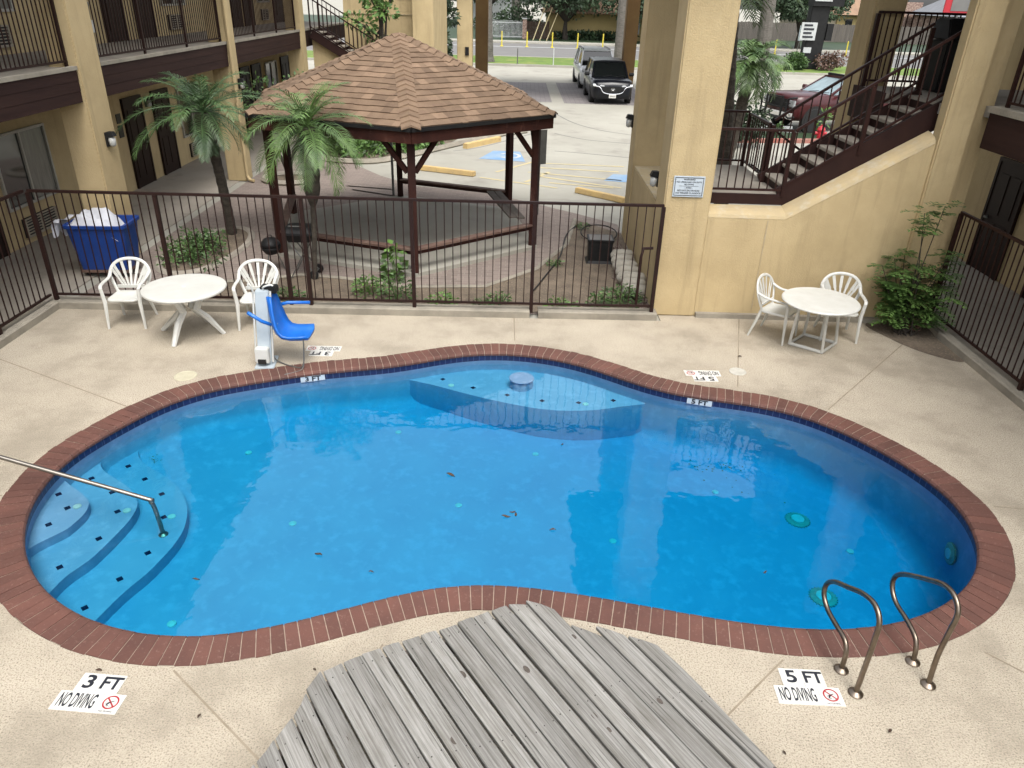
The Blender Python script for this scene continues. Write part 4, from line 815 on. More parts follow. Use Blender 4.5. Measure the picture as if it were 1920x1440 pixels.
# ------------------------------------------------------------------ depth markers set in the deck
def marker(org, ux, uy, num, lab):
    o = Vector((org[0], org[1], 0.0)); ux, uy = Vector((*ux, 0)).normalized(), Vector((*uy, 0)).normalized()
    t = thing('depth_marker', lab, 'depth marker', o, 'white depth marking tiles in the deck')
    def tile(x0, y0, x1, y1, nm, mi='white'):
        m = MB(); m.add([o + ux * x + uy * y + Vector((0, 0, z)) for z in (0.0, 0.006) for x, y in ((x0, y0), (x1, y0), (x1, y1), (x0, y1))], [(3, 2, 1, 0), (4, 5, 6, 7), (0, 1, 5, 4), (1, 2, 6, 5), (2, 3, 7, 6), (3, 0, 4, 7)]); return m.build(nm, M[mi], t)
    a = tile(0.075, 0.155, 0.226, 0.305, 'number_tile'); b = tile(0.229, 0.155, 0.38, 0.305, 'number_tile')
    c = tile(0.0, 0.0, 0.303, 0.152, 'warning_tile'); d = tile(0.306, 0.0, 0.458, 0.152, 'symbol_tile')
    def put(s, sz, x, y, par, sq=1.0, bold=0.002):
        m = MB(); text_on(m, s, sz, o + ux * x + uy * y + Vector((0, 0, 0.0075)), ux, uy, sq, bold); m.build('lettering', M['ink'], par)
    put(num, 0.15, 0.150, 0.23, a, 1.15, 0.004); put('FT', 0.14, 0.303, 0.23, b, 0.95, 0.004); put('NO DIVING', 0.155, 0.151, 0.076, c, 0.315, 0.0035)
    s = MB(); cc = o + ux * 0.382 + uy * 0.086 + Vector((0, 0, 0.0075)); nn = 28; r0, r1 = 0.043, 0.054
    s.add([cc + ux * cos(2 * pi * k / nn) * r + uy * sin(2 * pi * k / nn) * r for r in (r0, r1) for k in range(nn)], [(k, (k + 1) % nn, nn + (k + 1) % nn, nn + k) for k in range(nn)])
    w = 0.005; e = (ux + uy * -1).normalized(); f = (ux + uy).normalized()
    s.add([cc + Vector((0, 0, 0.0006)) + p for p in (e * 0.045 + f * w, -e * 0.045 + f * w, -e * 0.045 - f * w, e * 0.045 - f * w)], [(0, 1, 2, 3)]); s.build('ring', M['red'], d)
    fg = MB(); z_ = Vector((0, 0, 0.0012))
    def seg(x0, y0, x1, y1, w=0.004):
        p, q = cc + z_ + ux * x0 + uy * y0, cc + z_ + ux * x1 + uy * y1; n_ = Vector((-(q - p).y, (q - p).x, 0)).normalized() * w; fg.add([p - n_, q - n_, q + n_, p + n_], [(0, 1, 2, 3)])
    seg(-0.02, -0.022, -0.004, -0.002, 0.005); seg(-0.004, -0.002, 0.022, 0.012, 0.003); seg(-0.022, -0.026, -0.002, -0.026, 0.002); seg(-0.03, -0.012, -0.01, -0.002, 0.002)
    for k in range(4): seg(-0.03 + k * 0.016, -0.034, -0.022 + k * 0.016, -0.032, 0.0012)
    fg.build('diver_symbol', M['ink'], d); put('NO DIVING', 0.018, 0.382, 0.015, d, 1.0, 0.0002)
marker((-3.02, 3.315), (1, -0.06), (0.06, 1), '3', 'white 3 FT and NO DIVING tiles in the near left deck')
marker((1.915, 3.535), (1, -0.02), (0.02, 1), '5', 'white 5 FT and NO DIVING tiles beside the grab rails')
marker((-2.315, 9.09), (-1, -0.02), (0.02, -1), '3', 'white 3 FT and NO DIVING tiles facing away by the pool lift')
marker((2.69, 8.69), (-1, -0.02), (0.02, -1), '5', 'white 5 FT and NO DIVING tiles facing away below the stair wall')
for px, py, r, lab in ((348, 705, 0.135, 'cream round skimmer lid in the deck left of the lift'), (1383, 697, 0.11, 'white round skimmer lid in the deck beside the far 5 FT tiles')):
    c = G(px, py); o = MB().lathe((c.x, c.y, 0), [(r, -0.002), (r, 0.006), (r * 0.9, 0.010), (r * 0.86, 0.006), (r * 0.2, 0.006), (r * 0.18, 0.009), (0.001, 0.009)], 32).build('skimmer_lid', mat('lid_plastic', (0.60, 0.56, 0.41), (0.52, 0.48, 0.35), 9, 0.5) if px < 900 else mat('worn_lid_plastic', (0.62, 0.60, 0.53), (0.5, 0.48, 0.42), 9, 0.5))
    tag(o, lab, 'skimmer lid')
for k, (px, py, s_, lab) in enumerate(((186, 1258, 0.045, 'dark fallen leaf on the deck above the near 3 FT tiles'), (374, 1344, 0.035, 'small dark leaf on the deck right of the near 3 FT tiles'), (590, 1257, 0.03, 'tiny dark leaf on the deck at the platform corner'), (1668, 1372, 0.04, 'small dark leaf on the deck below the grab rails'), (1470, 1413, 0.03, 'tiny dark leaf on the deck right of the wooden platform'), (1387, 669, 0.06, 'brown leaf on the deck joint near the skimmer lid'))):
    c = G(px, py); l = MB(); a = k * 1.3; row = []
    for j in range(6):
        u = j / 5; w = sin(pi * u) * s_ * 0.25 + 0.0004
        for sg in (-1, 0, 1):
            X, Y = (u - 0.5) * s_, sg * w; row.append((c.x + X * cos(a) - Y * sin(a), c.y + X * sin(a) + Y * cos(a), 0.005 + abs(sg) * 0.008 + 0.004 * sin(u * 4)))
    l.add(row, [(j * 3 + q, j * 3 + q + 1, j * 3 + q + 4, j * 3 + q + 3) for j in range(5) for q in (0, 1)]); tag(l.build('fallen_leaf', M['deadleaf']), lab, 'leaf', 'fallen leaves on the pool deck')

# ------------------------------------------------------------------ weathered wooden platform
PZ = 0.20
plat = thing('wooden_platform', 'weathered grey wooden plank platform at the near pool edge', 'platform', (0.2, 2.9, 0))
out = [(-1.62, 2.45), (-1.46, 2.84), (-1.33, 3.16), (-1.26, 3.49), (-1.05, 3.64), (-0.38, 3.97), (0.01, 4.19), (0.23, 4.20), (0.62, 4.02), (1.16, 3.82), (1.28, 3.62), (1.42, 3.31), (1.68, 2.91), (2.0, 2.4), (1.2, 1.5), (-1.2, 1.5)]
pd = Vector((0.565, -0.825, 0)).normalized(); pn = Vector((0.825, 0.565, 0)).normalized()
def clip(o_):
    ts = []
    for a, b in zip(out, out[1:] + out[:1]):
        a, b = Vector((*a, 0)), Vector((*b, 0)); sa, sb_ = a.dot(pn) - o_, b.dot(pn) - o_
        if (sa < 0) != (sb_ < 0): q = a.lerp(b, sa / (sa - sb_)); ts.append(q.dot(pd))
    return (min(ts), max(ts)) if len(ts) >= 2 else None
PW = 0.1415; rng = random.Random(12); s0 = 0.13; k = 0
while s0 < 3.08:
    w = PW * rng.choice((1, 1, 1, 0.97, 1.03)); gap = rng.choice((0.010, 0.013, 0.017, 0.022)); a, b = clip(s0 + 0.004), clip(s0 + w - gap)
    if a and b and a[1] - a[0] > 0.06:
        j = rng.uniform(-0.010, 0.008); 
        if abs(s0 + w / 2 - (0.30 * 0.825 + 4.1 * 0.565)) < 0.09: j -= 0.05
        if abs(s0 + w / 2 - 2.70) < 0.07: j += 0.13
        dz = rng.uniform(-0.006, 0.006); t0a, t0b, t1a, t1b = a[0] + j, b[0] + j, a[1], b[1]
        p = bpy.data.objects
        m = MB(); NS = 14; rings = []
        for q in range(NS + 1):
            u = q / NS; ta = t0a + (t1a - t0a) * u; tb = t0b + (t1b - t0b) * u
            wv = 0.0025 * sin(u * 7 + k * 2.1); cup = 0.003 * (1 if k % 2 else -1)
            sec = [(s0 + 0.002 + wv, ta, -0.034), (s0 + wv, ta, -0.004), (s0 + 0.006 + wv, ta, 0.0), (s0 + w * 0.5, (ta + tb) / 2, cup), (s0 + w - gap - 0.006 + wv, tb, 0.0), (s0 + w - gap + wv, tb, -0.004), (s0 + w - gap - 0.002 + wv, tb, -0.034)]
            rings.append([Vector((tt, ss, zz)) for ss, tt, zz in sec])
        m.loft(rings); cen = Vector(((t0a + t1a) / 2, s0 + w / 2, 0))
        m.v = [v - cen for v in m.v]
        for f_ in range(len(m.t)): m.t[f_] = 0.2 + 0.6 * ((k * 0.618) % 1)
        ob = m.build('plank', M['wood'], None); ang = math.atan2(pd.y, pd.x)
        ob.data.transform(Matrix.Translation(ob.location)); Rz = Matrix.Rotation(ang, 4, 'Z'); wp = Rz @ cen
        ob.location = Vector((wp.x, wp.y, PZ + dz)) - plat.location; ob.rotation_euler = (0, 0, ang); ob.parent = plat
        # shift texture so that no two planks share the same grain
        ob.data.transform(Matrix.Translation((k * 3.7, 0, 0))); ob.location = ob.location - (Rz @ Vector((k * 3.7, 0, 0)))
        nl = MB()
        for u in (0.02, 0.36, 0.70):
            for sgn in (0.25, 0.75):
                tt = t0a + (t1a - t0a) * u + (0.035 if u < 0.1 else 0) + rng.uniform(-0.01, 0.01); ss = s0 + w * sgn
                q = pd * tt + pn * ss; nl.lathe((q.x, q.y, PZ + dz - 0.002), [(0.0045, 0), (0.0045, 0.0045), (0.001, 0.005)], 8)
        nl.build('nail_heads', M['nail'], plat)
        if k % 3 != 1:
            for _ in range(1 + (k % 2)):
                u = rng.uniform(0.15, 0.8); tt = t0a + (t1a - t0a) * u; ss = s0 + w * rng.uniform(0.3, 0.7); q = pd * tt + pn * ss; r = rng.uniform(0.014, 0.024)
                kn = MB(); kn.add([(q.x + cos(e) * r * (1.5 if True else 1) * pd.x - sin(e) * r * pd.y * 0.8, q.y + cos(e) * r * 1.5 * pd.y + sin(e) * r * pd.x * 0.8, PZ + dz + 0.0025) for e in [2 * pi * h / 10 for h in range(10)]], [tuple(range(10))]); kn.build('knot', M['knot'], plat)
    s0 += w; k += 1
fr = MB(); ins = [(x * 0.965 + 0.01, y * 0.965 + 0.07) for x, y in out]
for a, b in zip(ins, ins[1:] + ins[:1]): fr.bar((*a, PZ - 0.115), (*b, PZ - 0.115), 0.04, 0.15)
fr.build('rim_joist', M['oldplank'], plat)
for x, y in ((-1.2, 3.3), (0.1, 3.9), (1.1, 3.5), (-1.0, 2.0), (1.4, 2.3)): MB().span((x - 0.045, y - 0.045, 0), (x + 0.045, y + 0.045, PZ - 0.045)).build('leg', M['oldplank'], plat)

# ------------------------------------------------------------------ laundry cart, grills
t = thing('laundry_cart', 'dark blue plastic laundry cart behind the left fence', 'cart', (-6.70, 11.72, 0))
def rrect(cx, cy, w, d, r, z, a=0.0):
    return [Vector((cx + x * cos(a) - y * sin(a), cy + x * sin(a) + y * cos(a), z)) for x, y in rounded(w, d, r, 4)]
CA = 0.06; cx, cy = -6.70, 11.72
b = MB(); b.loft([rrect(cx, cy, 0.74, 0.50, 0.06, 0.13, CA), rrect(cx, cy, 0.90, 0.66, 0.08, 0.83, CA), rrect(cx, cy, 0.96, 0.72, 0.09, 0.83, CA), rrect(cx, cy, 0.96, 0.72, 0.09, 0.875, CA), rrect(cx, cy, 0.87, 0.63, 0.08, 0.875, CA), rrect(cx, cy, 0.83, 0.60, 0.07, 0.60, CA)]); b.build('tub', M['cartblue'], t)
b = MB(); b.box((cx, cy, 0.105), (0.76, 0.52, 0.045), CA); b.build('chassis', M['bench'], t)
for sx in (-0.3, 0.3):
    for sy in (-0.18, 0.18):
        w = MB(); w.cyl((cx + sx - 0.018, cy + sy, 0.045), (cx + sx + 0.018, cy + sy, 0.045), 0.045, 14); w.bar((cx + sx, cy + sy, 0.05), (cx + sx, cy + sy, 0.10), 0.03, 0.03); w.build('caster', M['black'], t)
rng = random.Random(3); lp = MB(); nu, nv = 22, 18
vs = []
for i in range(nu + 1):
    for j in range(nv + 1):
        u, v = i / nu, j / nv; x = cx - 0.46 + u * 0.82; y = cy - 0.30 + v * 0.60
        e = min(1, min(u, 1 - u) * 5) * min(1, min(v, 1 - v) * 5); h = 0.84 + e * (0.15 + 0.13 * mnoise.noise((x * 4, y * 4, 1)) + 0.05 * mnoise.noise((x * 11, y * 11, 4))) - max(0, u - 0.62) * 0.55
        vs.append((x, y, h))
lp.add(vs, [(i * (nv + 1) + j, (i + 1) * (nv + 1) + j, (i + 1) * (nv + 1) + j + 1, i * (nv + 1) + j + 1) for i in range(nu) for j in range(nv)])
dr = []
for i in range(9):
    for j in range(11):
        v = j / 10; s_ = i / 8; y = cy - 0.36 + v * 0.42; px_ = cx - 0.42 - min(s_, 0.35) * 0.36; pz = 0.92 + 0.03 * sin(v * 7) - max(0, s_ - 0.25) * 0.34 * (0.6 + 0.5 * sin(v * 5 + 1) ** 2); dr.append((px_ - 0.05 - 0.02 * sin(v * 11 + s_ * 2), y, pz))
lp.add(dr, [(i * 11 + j, (i + 1) * 11 + j, (i + 1) * 11 + j + 1, i * 11 + j + 1) for i in range(8) for j in range(10)])
tag(lp.build('linen_pile', M['linen'], smooth=True), 'heap of white linen spilling over the blue laundry cart', 'linen')
t = thing('kettle_grill', 'small round black kettle grill left of the gazebo post', 'grill', (-4.14, 12.1, 0))
g_ = MB(); g_.lathe((-4.14, 12.1, 0.41), [(0.03, -0.15), (0.10, -0.12), (0.15, -0.05), (0.165, 0.0)], 24); g_.build('bowl', M['black'], t, smooth=True)
g_ = MB(); g_.lathe((-4.14, 12.1, 0.415), [(0.17, 0.0), (0.155, 0.06), (0.10, 0.125), (0.03, 0.15)], 24); g_.tube([(-4.18, 12.1, 0.56), (-4.17, 12.1, 0.60), (-4.11, 12.1, 0.60), (-4.10, 12.1, 0.56)], 0.008, 6); g_.build('lid', M['black'], t, smooth=True)
for a in (0.3, 2.4, 4.5): MB().cyl((-4.14 + cos(a) * 0.08, 12.1 + sin(a) * 0.08, 0.32), (-4.14 + cos(a) * 0.19, 12.1 + sin(a) * 0.19, 0.0), 0.009, 6).build('leg', M['galv'], t)
t = thing('cart_grill', 'black square grill on a wheeled stand beside the gazebo post', 'grill', (-3.62, 12.05, 0))
g_ = MB(); g_.loft([rrect(-3.66, 12.05, 0.36, 0.30, 0.04, 0.62), rrect(-3.66, 12.05, 0.48, 0.40, 0.05, 0.74), rrect(-3.66, 12.05, 0.50, 0.42, 0.05, 0.745), rrect(-3.66, 12.05, 0.49, 0.41, 0.05, 0.78), rrect(-3.66, 12.05, 0.40, 0.30, 0.08, 0.86), rrect(-3.66, 12.05, 0.22, 0.14, 0.05, 0.875)]); g_.build('firebox', M['black'], t, smooth=False)
g_ = MB(); g_.tube([(-3.78, 11.90, 0.86), (-3.78, 11.85, 0.90), (-3.58, 11.85, 0.90), (-3.58, 11.90, 0.86)], 0.012, 6); g_.build('handle', M['galv'], t)
for sx, sy in ((-0.17, -0.13), (-0.17, 0.13)): MB().cyl((-3.66 + sx, 12.05 + sy, 0.63), (-3.66 - sx * 0.95 + 0.05, 12.05 + sy, 0.08), 0.011, 6).build('leg', M['galv'], t)
for sy in (-0.13, 0.13): MB().cyl((-3.49, 12.05 + sy, 0.63), (-3.84, 12.05 + sy, 0.0), 0.011, 6).build('leg', M['galv'], t)
g_ = MB(); g_.cyl((-3.45, 11.86, 0.08), (-3.45, 12.24, 0.08), 0.010, 6); g_.build('axle', M['galv'], t)
for yy in (11.87, 12.21): MB().cyl((-3.45, yy, 0.08), (-3.45, yy + 0.03, 0.08), 0.075, 18).build('wheel', M['black'], t)

for o_ in t.children_recursive: pass
t.location += Vector((0.12, -0.22, 0))

# ------------------------------------------------------------------ gazebo
GC = Vector((-2.21, 14.62, 0)); GA = R(-79); RE, RP = 2.97, 2.66; EZ, PK = 2.45, 3.60
gz = thing('gazebo', 'six sided wooden gazebo with brown shingle roof behind the back fence', 'gazebo', GC)
def hx(k, r, z): a = GA + k * pi / 3; return Vector((GC.x + cos(a) * r, GC.y + sin(a) * r, z))
pad = MB(); pad.prism([tuple(hx(k, 2.75, 0))[:2] for k in range(6)], -0.02, 0.06); pad.build('floor_slab', M['lot'], gz)
rng = random.Random(8)
def P3(k, u, v): return hx(k, RE, EZ).lerp(hx(k + 1, RE, EZ), u).lerp(Vector((GC.x, GC.y, PK)), v)
dk = MB()
for k in range(6):
    e0, e1, pk = hx(k, RE - 0.02, EZ - 0.02), hx(k + 1, RE - 0.02, EZ - 0.02), Vector((GC.x, GC.y, PK - 0.03)); dk.add([e0, e1, pk], [(0, 1, 2)])
roof = MB(); NC = 17
for k in range(6):
    A, B, T = hx(k, RE, EZ), hx(k + 1, RE, EZ), Vector((GC.x, GC.y, PK)); nn = (B - A).cross(T - A).normalized()
    if nn.z < 0: nn = -nn
    eL = (B - A).length; sl_ = (T - (A + B) / 2).length
    for c in range(NC):
        v0, v1 = c / NC - 0.004, min(0.995, (c + 1) / NC + 0.018); half = eL / 2 * (1 - max(0, v0)); x = -half + (rng.random() * -0.2)
        while x < half:
            w = rng.choice((0.12, 0.17, 0.22, 0.27)); a0, a1 = max(x, -half), min(x + w, half); x += w
            if a1 - a0 < 0.015: continue
            h1 = eL / 2 * (1 - v1); b0, b1 = max(a0, -h1), min(a1, h1)
            if b1 <= b0: b0 = b1 = (max(-h1, min(h1, (a0 + a1) / 2)))
            mid = (A + B) / 2; ex = (B - A).normalized(); ev = T - mid; drop = rng.choice((0, 0, 0.012))
            def pt(aa, vv, up): return mid + ex * aa + ev * vv + nn * up
            th = 0.018 + rng.random() * 0.008
            tv = rng.choice((0.25, 0.4, 0.45, 0.5, 0.55, 0.6, 0.85))
            roof.add([pt(a0, v0 - drop / sl_, th), pt(a1, v0 - drop / sl_, th), pt(b1, v1, 0.003), pt(b0, v1, 0.003), pt(a0, v0 - drop / sl_, 0.0), pt(a1, v0 - drop / sl_, 0.0)], [(0, 1, 2, 3), (4, 5, 1, 0)], 0, tv)
ro = roof.build('roof', M['shingle'], gz)
dk.build('roof_deck', M['bench'], ro)
for k in range(6):
    a, T = hx(k, RE + 0.02, EZ + 0.015), Vector((GC.x, GC.y, PK + 0.02)); cpm = MB(); NCAP = 20
    tang = Vector((-sin(GA + k * pi / 3), cos(GA + k * pi / 3), 0))
    for c in range(NCAP):
        p, q = a.lerp(T, c / NCAP), a.lerp(T, min(1, (c + 1.25) / NCAP)); wd = 0.15 * (1 if c < NCAP - 1 else 0.7); sag = Vector((0, 0, -0.045)); up = Vector((0, 0, 0.022))
        cpm.add([p - tang * wd + sag + up, p + up + Vector((0, 0, 0.01)), p + tang * wd + sag + up, q - tang * wd + sag, q, q + tang * wd + sag, p - tang * wd + sag, p, p + tang * wd + sag], [(0, 1, 4, 3), (1, 2, 5, 4), (6, 7, 1, 0), (7, 8, 2, 1)], 0, rng.choice((0.45, 0.55, 0.65, 0.75)))
    cpm.build('ridge_cap', M['shingle'], ro)
for k in range(6):
    a, b = hx(k, RE - 0.03, EZ - 0.14), hx(k + 1, RE - 0.03, EZ - 0.14)
    MB().bar(a, b, 0.04, 0.20).build('fascia', M['redwood'], gz)
    a, b = hx(k, RE - 0.0, EZ - 0.022), hx(k + 1, RE - 0.0, EZ - 0.022); MB().bar(a - Vector((0, 0, 0.012)), b - Vector((0, 0, 0.012)), 0.07, 0.055).build('drip_edge', M['black'], gz)
    p = hx(k, RP, 0); ang = GA + k * pi / 3
    MB().box((p.x, p.y, 1.18), (0.125, 0.125, 2.30), ang).build('post', M['redwood'], gz, bevel=0.008)
    for q in (k - 1, k + 1):
        d = (hx(q, RP, 0) - p).normalized(); MB().bar(p + d * 0.07 + Vector((0, 0, 1.72)), p + d * 0.55 + Vector((0, 0, 2.26)), 0.05, 0.08).build('brace', M['redwood'], gz)
for k in (0, 2, 4, 5):
    a, b = hx(k, RP, 0), hx(k + 1, RP, 0); d = (b - a).normalized(); inn = (GC - (a + b) / 2).normalized()
    bn = thing('_', '', '') if False else None
    seat = MB(); z = 0.45
    seat.bar(a + d * 0.05 + inn * 0.03 + Vector((0, 0, z)), b - d * 0.05 + inn * 0.03 + Vector((0, 0, z)), 0.15, 0.035)
    so = seat.build('bench', M['bench'], gz)
    rl = MB(); rl.bar(a + d * 0.06 + inn * 0.02 + Vector((0, 0, z - 0.055)), b - d * 0.06 + inn * 0.02 + Vector((0, 0, z - 0.055)), 0.04, 0.07); rl.build('bench_rail', M['redwood'], so)
t_ = MB(); a, b = hx(5, RP, 0.62), hx(4, RP, 0.86)
t = thing('loose_bench_boards', 'grey weathered boards leaning across the right side of the gazebo bench', 'boards', (-0.1, 15.0, 0.45))
for q in (0.0, 0.16): MB().bar(Vector((0.08 - q, 14.0 + q * 0.3, 0.50)), Vector((-0.42 - q, 15.55, 0.62)), 0.14, 0.035).build('board', M['oldplank'], t)

# ------------------------------------------------------------------ foliage helpers
def leaf(mb, p, d, L_, w, tint, up=None):
    d = d.normalized(); up = up or Vector((random.uniform(-1, 1), random.uniform(-1, 1), random.uniform(0.2, 1)))
    s = d.cross(up)
    if s.length < 1e-3: s = d.cross(Vector((1, 0, 0.3)))
    s.normalize(); m_ = p + d * L_ * 0.5 + Vector((0, 0, -0.06 * L_))
    mb.add([p, m_ + s * w, p + d * L_ + Vector((0, 0, -0.2 * L_)), m_ - s * w], [(0, 1, 2, 3)], 0, tint)
def palm_crown(c, nf, L_, rng, elev=(-0.5, 1.25), step=0.035, leaflet=0.30, width=0.009, droop=0.55, skirt=0):
    cr = MB(); random.seed(rng.random())
    for f in range(nf + skirt):
        az = f * 2.39996 + rng.uniform(-0.25, 0.25); u = (f + 0.5) / nf; el = elev[0] + (elev[1] - elev[0]) * u + rng.uniform(-0.15, 0.15)
        if f >= nf: el = rng.uniform(-1.45, -1.1); u = 0.3
        ln = (0.55 if f >= nf else 1.0) * L_ * rng.uniform(0.82, 1.1) * (0.75 + 0.25 * sin(pi * min(1, u * 1.3))); pts = []; p = Vector(c); h = Vector((cos(az), sin(az), 0)); e = el; ns = int(ln / step)
        tw = rng.uniform(-0.3, 0.3)
        for k in range(ns + 1):
            pts.append(p.copy()); p = p + (h * cos(e) + Vector((0, 0, sin(e)))) * step; e -= droop * step / ln * (1.2 + 1.8 * k / ns)
        cr.tube(pts[::3] if len(pts) > 6 else pts, [0.013 * (1 - 0.8 * k / len(pts[::3])) for k in range(len(pts[::3]))] if len(pts) > 6 else 0.01, 4, tint=0.6)
        tint = rng.uniform(0.15, 0.95)
        for k in range(max(3, int(ns * 0.14)), ns):
            t = (pts[k + 1] - pts[k]).normalized() if k < ns else h; side = t.cross(Vector((0, 0, 1))).normalized(); upv = side.cross(t); v = k / ns
            ll = leaflet * (sin(pi * (0.12 + 0.86 * v)) ** 0.6) * rng.uniform(0.85, 1.1)
            for sg in (-1, 1):
                d = (side * sg * (0.9) + t * (0.55 + 0.5 * v) + upv * (0.28 + rng.uniform(-0.22, 0.22))).normalized()
                q = pts[k]; a_ = q + d * ll * 0.55 + Vector((0, 0, -0.02 * ll)); b_ = q + d * ll + Vector((0, 0, -0.30 * ll)); s = d.cross(upv).normalized() * width
                cr.add([q - s * 0.6, q + s * 0.6, a_ + s, a_ - s], [(0, 1, 2, 3)], 0, tint); cr.add([a_ - s, a_ + s, b_], [(0, 1, 2)], 0, tint)
    return cr
def palm(lab, base, top, r0, r1, nf, L_, seed, m='palm', nm='palm_tree', bulb=None, **kw):
    rng = random.Random(seed); t = thing(nm, lab, 'palm tree', base); base, top = Vector(base), Vector(top); tk = MB(); pts, rs = [], []
    for k in range(25):
        u = k / 24; p = base.lerp(top, u) + Vector((sin(u * 3) * 0.03, 0, 0)); r = r0 + (r1 - r0) * u
        if bulb: r = bulb(u)
        pts.append(p); rs.append(r * (1 + 0.10 * (k % 2)))
    tk.tube(pts, rs, 12); tk.build('trunk', M['trunk'], t)
    palm_crown(top + Vector((0, 0, 0.02)), nf, L_, rng, **kw).build('crown', M[m], t)
    return t
palm('dark green palm growing from the oval bed by the left walkway', (-5.52, 14.05, 0), (-5.60, 13.75, 2.28), 0.085, 0.10, 32, 1.52, 2, 'palmd', elev=(-0.35, 1.25), leaflet=0.27, droop=0.62, width=0.0065, step=0.03, skirt=9, bulb=lambda u: 0.085 + (0.10 * math.exp(-((u - 0.90) / 0.13) ** 2)))
palm('green palm with a thin pale lower trunk in front of the gazebo', (-3.33, 11.68, 0), (-3.22, 11.72, 2.42), 0.04, 0.09, 34, 1.28, 7, 'palm', elev=(-0.75, 1.4), leaflet=0.26, droop=0.62, width=0.0065, step=0.03, skirt=7, bulb=lambda u: 0.042 if u < 0.50 else (0.042 + (u - 0.50) * 0.75 if u < 0.56 else 0.10 + 0.03 * sin((u - 0.5) * 6)))
tb = AY(1352, 312, 16); tt = AY(1381, 0, 16)
t = thing('tall_palm_trunk', 'tall dark palm trunk rising just right of the notice pillar', 'palm tree', (4.35, 16.0, 0)); tk = MB()
pts = [Vector((4.42, 16, 0)).lerp(Vector((3.98, 16, 4.6)), k / 40) for k in range(41)]; tk.tube(pts, [0.155 + 0.015 * (k % 2) - 0.0012 * k for k in range(41)], 14); tk.build('trunk', M['trunk'], t)
palm_crown(Vector((3.97, 16, 4.62)), 20, 1.7, random.Random(31), elev=(-0.3, 1.3), step=0.06, leaflet=0.4, width=0.014).build('crown', M['palm'], t)
c = AY(1420, 120, 22)
palm('bushy leaning palm beyond the stair landing near the pickup', (5.95, 22.0, 0), (c.x - 0.15, 22.0, c.z + 0.05), 0.17, 0.15, 46, 1.45, 11, 'palm', elev=(-0.6, 1.3), step=0.05, leaflet=0.36, width=0.014, droop=0.8, skirt=10)
palm('low green palm crown by the left column behind the gazebo', (-6.35, 22.6, 0), (-6.3, 22.6, 1.55), 0.10, 0.09, 14, 0.9, 21, 'palm', elev=(-0.4, 1.2), step=0.05, leaflet=0.28, width=0.013)
def clump(mb, c, r, n, L_, w, rng, flat=1.0, hollow=0.35):
    random.seed(rng.random())
    for _ in range(n):
        d = Vector((rng.gauss(0, 1), rng.gauss(0, 1), rng.gauss(0, 1))).normalized(); q = hollow + (1 - hollow) * rng.random() ** 0.5
        p = Vector(c) + Vector((d.x * r[0], d.y * r[1], d.z * r[2])) * q
        dd = (d + Vector((rng.uniform(-0.8, 0.8), rng.uniform(-0.8, 0.8), rng.uniform(-0.5, 0.9))))
        leaf(mb, p, dd, L_ * rng.uniform(0.7, 1.3), w * rng.uniform(0.8, 1.2), min(1, max(0, 0.5 + rng.gauss(0, 0.22))))
def bush(nm, lab, c, r, n, L_, w, m, seed, cat='shrub', kind=None, group=None):
    mb = MB(); rng = random.Random(seed); k = 7
    for _ in range(k):
        o = Vector((rng.uniform(-0.45, 0.45) * r[0], rng.uniform(-0.45, 0.45) * r[1], rng.uniform(-0.2, 0.35) * r[2])); clump(mb, Vector(c) + o, [q * rng.uniform(0.55, 0.75) for q in r], n // k, L_, w, rng)
    for v in mb.v: v.z = max(v.z, 0.01)
    return tag(mb.build(nm, M[m]), lab, cat, group, kind)

# ------------------------------------------------------------------ planting beds
BED = [(-6.55, 10.32), (2.14, 10.56), (2.14, 14.9), (1.25, 15.85), (0.97, 14.0), (0.35, 12.5), (-0.5, 11.55), (-1.8, 11.42), (-2.9, 11.75), (-3.6, 11.85), (-4.3, 11.5), (-5.0, 11.35), (-5.7, 11.2)]
structure(fill([[(x, y, 0) for x, y in BED]], 0.004).build('planting_soil', M['soil']))
ed = MB(); ed.tube([(x, y, 0.012) for x, y in BED[3:13]], 0.045, 6, flat=0.6); structure(ed.build('bed_edging', M['kerb']))
OV = [Vector((x, y, 0)) for x, y in ((-5.22, 14.2), (-5.05, 13.5), (-5.1, 12.6), (-5.35, 11.9), (-5.8, 11.75), (-6.15, 12.2), (-6.2, 13.1), (-6.0, 14.0), (-5.6, 14.45))]
OV = catmull(OV, True, 5)
structure(fill([OV], 0.008).build('palm_bed_soil', M['soil']))
e_ = MB(); e_.tube([p + Vector((0, 0, 0.0)) for p in OV], 0.07, 6, closed=True, flat=0.7); structure(e_.build('palm_bed_edging', M['concrete']))
gc = MB(); rng = random.Random(14)
for _ in range(46):
    p = Vector((-5.68 + rng.gauss(0, 0.20), 12.55 + rng.gauss(0, 0.42), 0.10 + rng.random() * 0.14)); clump(gc, p, (0.17, 0.17, 0.14), 34, 0.075, 0.018, rng, hollow=0.1)
for v in gc.v: v.z = max(v.z, 0.012)
tag(gc.build('ground_cover', M['leaf']), 'leafy green ground cover in the oval palm bed', 'ground cover', kind='stuff')
